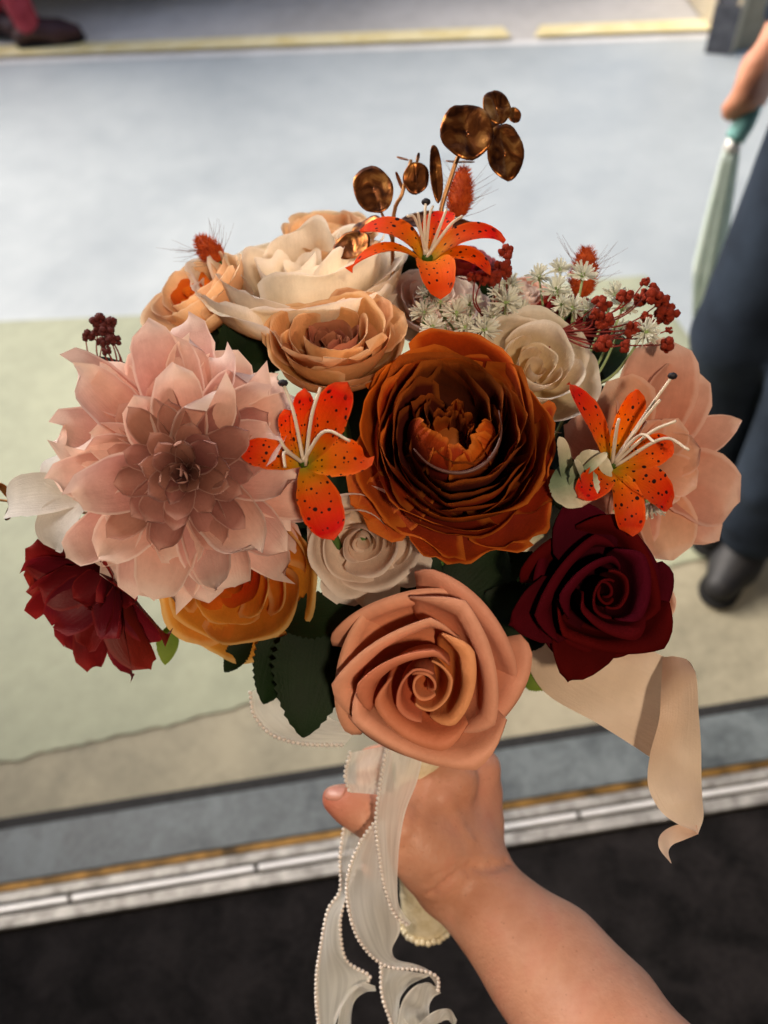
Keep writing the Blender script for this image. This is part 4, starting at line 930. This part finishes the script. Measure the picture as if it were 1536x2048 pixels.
gyp("pale green spiky blossom below the right lily", [(1300, 1005, .415, 32, (.5, -.6, .6))], cw(1240, 1010, .44), .43, cw(1240, 1040, .44))

# ---- red dried berries
M_berry = simple_mat("brick_red_berry", '#7a1606', '#b03a12', 260, .85, bump=.6, bscale=900, transl=.1)
M_bdark = simple_mat("dark_maroon_berry", '#3c0f10', '#6a2520', 200, .7, bump=.4)
M_bst = simple_mat("red_stem", '#5c120c', '#8a2418', 100, .6)
def berry_mesh():
    mb = MB(); g = np.random.default_rng(5)
    for i in range(11):
        p = g.normal(0, .42, 3); r = .34 + .22 * g.random(); V, F_ = sphere(p, r, 9, 7); V = V + (V - p) * (g.random((len(V), 1)) - .5) * .35; mb.add(V, F_)
    for i in range(60):
        dv = g.normal(0, 1, 3); dv /= np.linalg.norm(dv); s_ = np.cross(dv, g.normal(0, 1, 3)); s_ *= .05 / np.linalg.norm(s_); mb.add([dv * .6 - s_, dv * .6 + s_, dv * 1.05], [(0, 1, 2)])
    return mb
bmb = berry_mesh(); BER = {}
def berries(label, lumps, joint, mat, base_at, name="berry"):
    e, b = sprig("berry_sprig", label, "berries", "dried berry sprigs", at=base_at)
    stem_to(e, b, [BIND, BIND * .5 + joint * .5 + cd(0, 0, -1) * .02, joint], .001, M_bst)
    for x, y, d, r in lumps:
        p = cw(x, y, d); k = r * d / FPX
        if mat.name not in BER: o = bmb.build("berry", mat, e); BER[mat.name] = o.data
        else: o = link(bpy.data.objects.new("berry", BER[mat.name]), e)
        o.location = tuple(p - b); o.scale = (k * rnd(.85, 1.1),) * 3; o.rotation_euler = tuple(rng.random(3) * 6)
        stem_to(e, b, [joint, joint * .4 + p * .6 + cd(rnd(-1, 1), -.3, 0) * .006, p], .0005, M_bst)
berries("brick red berries beside the topmost lily", [(1010, 506, .437, 15), (1000, 537, .432, 18), (965, 557, .428, 17), (985, 555, .43, 19), (950, 552, .43, 13), (1012, 545, .435, 14)], cw(985, 650, .44), M_berry, cw(985, 690, .45))
berries("brick red berries sticking out at the upper right", [(1200, 606, .425, 17), (1205, 640, .42, 19), (1188, 628, .42, 12), (1255, 590, .43, 18), (1262, 658, .425, 19), (1292, 562, .43, 11), (1300, 585, .43, 19), (1322, 605, .432, 16), (1332, 630, .432, 18), (1318, 635, .436, 16), (1340, 660, .43, 8), (1335, 690, .425, 17), (1205, 686, .415, 18), (1252, 690, .42, 14), (1295, 640, .43, 13), (1278, 600, .435, 14)], cw(1110, 665, .43), M_berry, cw(1080, 720, .44))
berries("dark maroon dried berries at the upper left behind the dahlia", [(200, 640, .46, 14), (182, 670, .46, 12), (210, 660, .46, 15), (222, 645, .46, 11), (205, 685, .46, 14), (195, 660, .462, 12), (225, 680, .46, 13), (170, 675, .46, 8), (215, 700, .46, 10)], cw(235, 760, .465), M_bdark, cw(260, 800, .47))
e, b = sprig("leaf_sprig", "dark teal leaf behind the dahlia at the upper left", "leaves", "leaf sprigs")
stem_to(e, b, [BIND, cw(450, 950, .50), cw(250, 735, .47)], .001)
leaf(e, b, cw(270, 735, .468), cw(160, 728, .462), cd(.1, .3, 1), .0095, M_teall, serr=0, bend=6, tipp=4, vm=.7)
# ------------------------------------------------------------------ handle, ribbons, hand
M_lace = simple_mat("ivory_lace_wrap", '#cdbf9a', '#e6dcc2', 120, .7, bump=.6, bscale=300)
M_pearl = simple_mat("pearl", '#d8cdc6', '#efe8e2', 200, .25, spec=.6)
M_satin = petal_mat("champagne_satin", [(0, '#f0d2b8'), (.5, '#f6dfc8'), (1, '#f8e6d4')], transl=.5, rough=.42, vein=.08, mottle=.06, spec=.4, var=.03)
def organza_mat():
    m, n, l = newmat("white_organza"); tc = N(n, "ShaderNodeTexCoord")
    uvn = N(n, "ShaderNodeUVMap"); sep = N(n, "ShaderNodeSeparateXYZ"); l.new(uvn.outputs[0], sep.inputs[0])
    no = N(n, "ShaderNodeTexNoise", i_Scale=60.0, i_Detail=4.0, i_Distortion=.5); mpo = N(n, 'ShaderNodeMapping'); mpo.inputs['Scale'].default_value = (.16, .05, 1); l.new(uvn.outputs[0], mpo.inputs[0]); l.new(mpo.outputs[0], no.inputs['Vector'])
    eu = math_(n, l, 'ABSOLUTE', math_(n, l, 'MULTIPLY_ADD', sep.outputs[0], 2.0, -1.0))
    er = ramp(n, [(.86, (0, 0, 0, 1)), (.95, (1, 1, 1, 1))]); l.new(eu, er.inputs[0])
    op = math_(n, l, 'MULTIPLY_ADD', no.outputs[0], .5, math_(n, l, 'MULTIPLY_ADD', er.outputs[0], .3, .46))
    df = N(n, "ShaderNodeBsdfPrincipled", i_Roughness=.55); df.inputs['Base Color'].default_value = lin('#f6f5f0'); df.inputs['Sheen Weight'].default_value = .3
    tr = N(n, "ShaderNodeBsdfTranslucent"); tr.inputs[0].default_value = lin('#f8f8f4')
    m1 = N(n, "ShaderNodeMixShader"); m1.inputs[0].default_value = .5; l.new(df.outputs[0], m1.inputs[1]); l.new(tr.outputs[0], m1.inputs[2])
    tp = N(n, "ShaderNodeBsdfTransparent"); m2 = N(n, "ShaderNodeMixShader"); l.new(op, m2.inputs[0]); l.new(tp.outputs[0], m2.inputs[1]); l.new(m1.outputs[0], m2.inputs[2])
    out = N(n, "ShaderNodeOutputMaterial"); l.new(m2.outputs[0], out.inputs[0]); return m
M_org = organza_mat()

hd = bpy.data.objects.new("bouquet_handle", None); link(hd); hd.location = tuple(HEND)
tag(hd, "ivory lace wrapped bouquet handle held in the fist", "handle")
top_ = BIND - HDIR * .01
V, F_ = tube([HEND - HEND, (top_ * .33 + HEND * .67) - HEND, (top_ * .66 + HEND * .34) - HEND, top_ - HEND], [.0165, .0175, .017, .018], 24, 40)
ph_ = np.arange(len(V)); V = V + (rng.random((len(V), 3)) - .5) * .0008
mesh_obj("lace_wrap", V, F_, M_lace, hd)
mb = MB(); a_ = np.cross(HDIR, [1, 0, 0]); a_ /= np.linalg.norm(a_); b_ = np.cross(HDIR, a_)
for i in range(30):
    an = 2 * PI * i / 30; c_ = .0178 * (math.cos(an) * a_ + math.sin(an) * b_) - HDIR * (.001 + .001 * (i % 2)); mb.add(*sphere(c_, .0024, 7, 5))
mb.build("lace_edge", M_lace, hd)

def band(name, parent, base, Lp, Rp, mat, nu=9, k=40, fold=0.0, ff=3.0):
    l_ = catmull([cw(*p) for p in Lp], k); r_ = catmull([cw(*p) for p in Rp], k); V = []; UV = []
    ph = rng.random() * 6
    for j in range(k):
        t = l_[min(j + 1, k - 1)] - l_[max(j - 1, 0)]; s = r_[j] - l_[j]; nn = np.cross(t, s); nn /= np.linalg.norm(nn) + 1e-9; wd = np.linalg.norm(s)
        for i in range(nu):
            q = i / (nu - 1)
            V.append(l_[j] + s * q + nn * wd * fold * math.sin(PI * q) * math.sin(ff * j / k * PI + ph) - base); UV.append((q, j / (k - 1)))
    return mesh_obj(name, V, grid_faces(nu, k), mat, parent, UV), l_, r_
def pearls(parent, base, pts, r=.00128, step=.0027):
    seg = np.linalg.norm(np.diff(pts, axis=0), axis=1); s = np.concatenate([[0], np.cumsum(seg)]); mb = MB()
    for q in np.arange(0, s[-1], step):
        p = np.array([np.interp(q, s, pts[:, i]) for i in range(3)]) - base; mb.add(*sphere(p, r * rnd(.92, 1.06), 8, 6))
    mb.build("pearl_edging", M_pearl, parent)["kind"] = "stuff"

# champagne ribbon on the right
e, b = sprig("satin_ribbon", "champagne satin ribbon tail curling down below the burgundy rose", "ribbon", at=cw(1130, 1330, .45))
band("band", e, b, [(1040, 1300, .458), (1090, 1385, .452), (1200, 1450, .446), (1305, 1518, .438), (1330, 1545, .432)],
     [(1130, 1200, .458), (1240, 1262, .452), (1325, 1312, .446), (1372, 1318, .436), (1392, 1345, .426)], M_satin, k=46, fold=.13, ff=2.2)
band("fold", e, b, [(1325, 1316, .444), (1322, 1380, .430), (1318, 1440, .424), (1300, 1510, .420), (1296, 1570, .418), (1318, 1618, .416), (1350, 1645, .414), (1394, 1664, .416)],
     [(1372, 1318, .436), (1392, 1350, .424), (1397, 1420, .420), (1402, 1490, .422), (1403, 1560, .424), (1405, 1600, .424), (1407, 1635, .422), (1397, 1666, .418)], M_satin, k=60, fold=.16, ff=3)
band("tail", e, b, [(1394, 1650, .419), (1352, 1650, .420), (1322, 1668, .420), (1318, 1695, .418), (1341, 1726, .416)],
     [(1397, 1668, .417), (1368, 1680, .416), (1345, 1690, .415), (1337, 1705, .415), (1343, 1727, .416)], M_satin, k=30, fold=.1)

# organza ribbons with pearl edges
def org(label, bands_, at_):
    e, b = sprig("organza_ribbon", label, "ribbon", "pearl edged organza ribbons", at=at_)
    for Lp, Rp, pl, pr_, fd in bands_:
        o, l_, r_ = band("band", e, b, Lp, Rp, M_org, k=60, fold=fd)
        if pl: pearls(e, b, l_)
        if pr_: pearls(e, b, r_)
org("sheer white ribbon loop with pearl edge left of the peach rose",
    [([(500, 1385, .47), (508, 1430, .468), (545, 1470, .465), (610, 1488, .465), (690, 1490, .468)], [(600, 1340, .475), (610, 1390, .475), (640, 1420, .475), (670, 1440, .475), (720, 1450, .475)], 1, 0, .08),
     ([(700, 1505, .485), (690, 1550, .482), (700, 1585, .48)], [(780, 1490, .488), (775, 1540, .486), (770, 1590, .485)], 1, 0, .1)], cw(640, 1430, .475))
org("sheer white pearl edged ribbon crossing the thumb in the middle",
    [([(772, 1500, .478), (760, 1570, .474), (752, 1640, .472), (757, 1700, .474), (768, 1770, .478), (790, 1830, .48), (818, 1852, .482)], [(848, 1500, .482), (835, 1560, .478), (812, 1620, .474), (800, 1680, .475), (795, 1750, .48), (798, 1810, .484), (822, 1846, .482)], 1, 0, .12)], cw(800, 1500, .48))
org("sheer white pearl edged ribbon curving to a hook at the bottom",
    [([(752, 1640, .476), (718, 1690, .474), (696, 1750, .474), (696, 1810, .476), (718, 1880, .478), (768, 1930, .48), (840, 1940, .48), (874, 1955, .48), (876, 1985, .482)], [(770, 1640, .482), (775, 1700, .484), (790, 1760, .486), (796, 1820, .486), (800, 1862, .486), (784, 1900, .486), (800, 1925, .486), (850, 1945, .485), (872, 1968, .484)], 1, 0, .16),
     ([(762, 1935, .484), (764, 1990, .482), (782, 2045, .482), (800, 2110, .484)], [(862, 1950, .488), (815, 1975, .49), (800, 2020, .49), (850, 2090, .49)], 1, 0, .14),
     ([(792, 2060, .486), (806, 2000, .482), (838, 1968, .48), (876, 1974, .482)], [(868, 2070, .492), (858, 2020, .490), (866, 1996, .488), (882, 1986, .485)], 0, 0, .25), ([(835, 2050, .484), (866, 2024, .480), (898, 2018, .480), (914, 2040, .484)], [(850, 2066, .488), (878, 2046, .484), (896, 2040, .484), (906, 2052, .486)], 0, 0, .25), ([(672, 2060, .494), (690, 1990, .492), (722, 1966, .49), (750, 1972, .492)], [(700, 2070, .498), (706, 2010, .496), (728, 1986, .494), (752, 1982, .494)], 0, 0, .25)], cw(760, 1640, .48))
org("sheer white pearl edged ribbon hanging furthest left below the thumb",
    [([(690, 1640, .498), (680, 1710, .496), (680, 1780, .494), (656, 1820, .492), (642, 1890, .49), (632, 1970, .49), (638, 2060, .492), (645, 2120, .494)], [(745, 1650, .505), (712, 1740, .505), (690, 1800, .503), (680, 1850, .5), (692, 1920, .498), (740, 1955, .495), (700, 1985, .497), (668, 2040, .498)], 1, 1, .14)], cw(700, 1640, .5))

# the holding hand and forearm
M_hand = simple_mat("forearm_skin", '#c08468', '#d8a48a', 22, .48, spec=.4, bump=.4, bscale=330, sss=.10, bdist=.0012)
def ruddy(m):
    n, l = m.node_tree.nodes, m.node_tree.links; pb = next(x for x in n if x.type == 'BSDF_PRINCIPLED')
    src = pb.inputs['Base Color'].links[0].from_socket
    uvn = N(n, "ShaderNodeUVMap"); sep = N(n, "ShaderNodeSeparateXYZ"); l.new(uvn.outputs[0], sep.inputs[0])
    tc = N(n, "ShaderNodeTexCoord"); n1 = N(n, "ShaderNodeTexNoise", i_Scale=45.0, i_Detail=3.0); l.new(tc.outputs['Object'], n1.inputs['Vector'])
    n2 = N(n, "ShaderNodeTexVoronoi", i_Scale=170.0); l.new(tc.outputs['Object'], n2.inputs['Vector'])
    fr = ramp(n, [(.06, (1, 1, 1, 1)), (.13, (0, 0, 0, 1))]); l.new(n2.outputs['Distance'], fr.inputs[0])
    c = mixc(n, l, math_(n, l, 'MULTIPLY', sep.outputs[0], .75), src, lin('#c0503c'))
    rr = ramp(n, [(.5, (0, 0, 0, 1)), (.75, (1, 1, 1, 1))]); l.new(n1.outputs[0], rr.inputs[0])
    c = mixc(n, l, math_(n, l, 'MULTIPLY', rr.outputs[0], .45), c, lin('#c27058'))
    c = mixc(n, l, math_(n, l, 'MULTIPLY', fr.outputs[0], .3), c, lin('#8a4a34'))
    l.new(c, pb.inputs['Base Color'])
ruddy(M_hand)
M_nail = simple_mat("finger_nail", '#c98a78', '#d69c8a', 50, .28, spec=.5)
hb = cw(945, 1770, .525)
P = lambda x, y, d: cw(x, y, d) - hb
arm = [(P(938, 1772, .525), .0265, P(1095, 1935, .492), .0350), (P(1095, 1935, .492), .0350, P(1195, 2070, .462), .0375), (P(1195, 2070, .462), .0375, P(1560, 2480, .40), .05),
       (P(1120, 1905, .495), .024, P(1215, 2020, .475), .03)]
palm = [(P(930, 1745, .528), .0245, P(870, 1650, .526), .025), (P(880, 1775, .524), .0155, P(850, 1695, .508), .0215), (P(938, 1735, .53), .024, P(885, 1590, .545), .020),
        (P(940, 1720, .545), .022, P(900, 1640, .575), .019), (P(850, 1600, .514), .015, P(905, 1560, .522), .0165), (P(860, 1575, .535), .015, P(915, 1550, .555), .0145), (P(915, 1550, .555), .0145, P(960, 1650, .55), .015)]
thumb = [(P(865, 1712, .512), .0215, P(806, 1655, .503), .0165), (P(806, 1655, .503), .0155, P(748, 1632, .500), .0125), (P(748, 1632, .500), .0125, P(700, 1610, .502), .0102), (P(700, 1610, .502), .0100, P(668, 1597, .504), .0076)]
fing = []
hpos = lambda t: BIND + HDIR * t           # along the handle
sdv = np.cross(HDIR, fw); sdv /= np.linalg.norm(sdv)
if sdv @ rt < 0: sdv = -sdv
bkv = fw - HDIR * (fw @ HDIR); bkv /= np.linalg.norm(bkv)
for i, (t, r_) in enumerate(((.038, .0098), (.058, .0102), (.078, .0098), (.096, .0088))):
    c = hpos(t) - hb; rr_ = .0185 + r_
    pts = [c + rr_ * 1.35 * (math.cos(q) * sdv + math.sin(q) * bkv) * (1 if q > .3 else 1.15) for q in (.35, 1.45, 2.5, 3.5)]
    pts[0] = pts[0] + sdv * .004
    for a1_, b1_, k1_, k2_ in zip(pts[:-1], pts[1:], (1.15, 1.0, .95), (1.0, .95, .8)): fing.append((a1_, r_ * k1_, b1_, r_ * k2_))
    fing.append((P(915, 1690 - 30 * (1.5 - i), .54 + .012 * i), .017, pts[0], r_ * 1.15))
V, F_ = sdf_mesh(arm + palm + thumb + fing, .0022, .0034)
# relax the grid and press in the wrist crease
wc = [P(862, 1800, .497), P(905, 1768, .492), P(960, 1742, .492), P(1030, 1735, .5)]
cc = catmull(wc, 40)
nb = [[] for _ in range(len(V))]
Fa = np.array(F_); E_ = np.vstack([Fa[:, [0, 1]], Fa[:, [1, 2]], Fa[:, [2, 3]], Fa[:, [3, 0]]])
for it in range(5):
    S_ = np.zeros_like(V); C_ = np.zeros(len(V)); np.add.at(S_, E_[:, 0], V[E_[:, 1]]); np.add.at(C_, E_[:, 0], 1); np.add.at(S_, E_[:, 1], V[E_[:, 0]]); np.add.at(C_, E_[:, 1], 1)
    V = V * .4 + .6 * S_ / C_[:, None]
def vnorm(V):
    fn = np.cross(V[Fa[:, 2]] - V[Fa[:, 0]], V[Fa[:, 3]] - V[Fa[:, 1]]); vn = np.zeros_like(V)
    for q in range(4): np.add.at(vn, Fa[:, q], fn)
    return vn / (np.linalg.norm(vn, axis=1)[:, None] + 1e-12)
vn = vnorm(V)
if (vn * (V - V.mean(0))).sum() < 0: vn = -vn
def crease(line, depth, sig):
    global V
    D = np.min(np.linalg.norm((V[:, None, :] - line[None]), axis=2), axis=1); V = V - vn * (depth * np.exp(-(D / sig) ** 2))[:, None]
# creases are projected to the skin first
def onskin(line): 
    out = []
    for p in line:
        dd = V - p; lat = dd - (dd @ fw)[:, None] * fw; ok = (np.linalg.norm(lat, axis=1) < .004)
        out.append(V[ok][np.argmin((V[ok] @ fw))] if ok.any() else p)
    return np.array(out)
crease(onskin(cc), .0026, .0026)
crease(onskin(catmull([P(850, 1775, .49), P(890, 1750, .49), P(935, 1735, .49)], 20)), .0010, .0018)
crease(onskin(catmull([P(905, 1600, .49), P(930, 1650, .49), P(960, 1700, .49)], 20)), -.0012, .004)
crease(onskin(catmull([P(722, 1600, .49), P(728, 1625, .49), P(722, 1650, .49)], 12)), .0013, .0016)
crease(onskin(catmull([P(738, 1605, .49), P(744, 1630, .49), P(738, 1655, .49)], 12)), .0013, .0016)
crease(onskin(catmull([P(838, 1560, .49), P(845, 1620, .49), P(830, 1670, .49), P(800, 1700, .49)], 20)), .0014, .003)
hand = bpy.data.objects.new("person", None); link(hand); hand.location = tuple(hb)
tag(hand, "bare forearm and hand gripping the bouquet handle from the lower right", "person")
tip_ = P(668, 1597, .504); kn_ = P(925, 1560, .55)
red = np.clip(np.exp(-(np.linalg.norm(V - tip_, axis=1) / .016) ** 2) + .5 * np.exp(-(np.linalg.norm(V - kn_, axis=1) / .03) ** 2), 0, 1)
mesh_obj("hand_and_forearm", V, F_, M_hand, hand, np.stack([red, red], 1))
# thumb nail, laid on the skin
from mathutils.bvhtree import BVHTree
bvh = BVHTree.FromPolygons([tuple(v) for v in V], [tuple(q) for q in F_])
tdir = P(700, 1610, .502) - P(668, 1597, .504); tdir /= np.linalg.norm(tdir); nn_ = cd(-.1, .8, .6); nn_ = nn_ - tdir * (nn_ @ tdir); nn_ /= np.linalg.norm(nn_); sd_ = np.cross(tdir, nn_)
NV = []; nc = P(668, 1597, .504)
for j in range(9):
    for i in range(9):
        x = i / 4 - 1; y = j / 8; wv = .0056 * math.sqrt(max(.05, 1 - (2 * abs(y - .5)) ** 4 * .75))
        p = nc + tdir * (-.0055 + y * .0115) + sd_ * wv * x + nn_ * .03
        hit = bvh.ray_cast(Vector(p), Vector(-nn_)); q = np.array(hit[0]) if hit[0] is not None else p - nn_ * .022
        NV.append(q + nn_ * (.0005 - .0004 * abs(x) ** 3))
o = mesh_obj("thumb_nail", NV, grid_faces(9, 9), M_nail, hand); md = o.modifiers.new("thickness", 'SOLIDIFY'); md.thickness = .0006
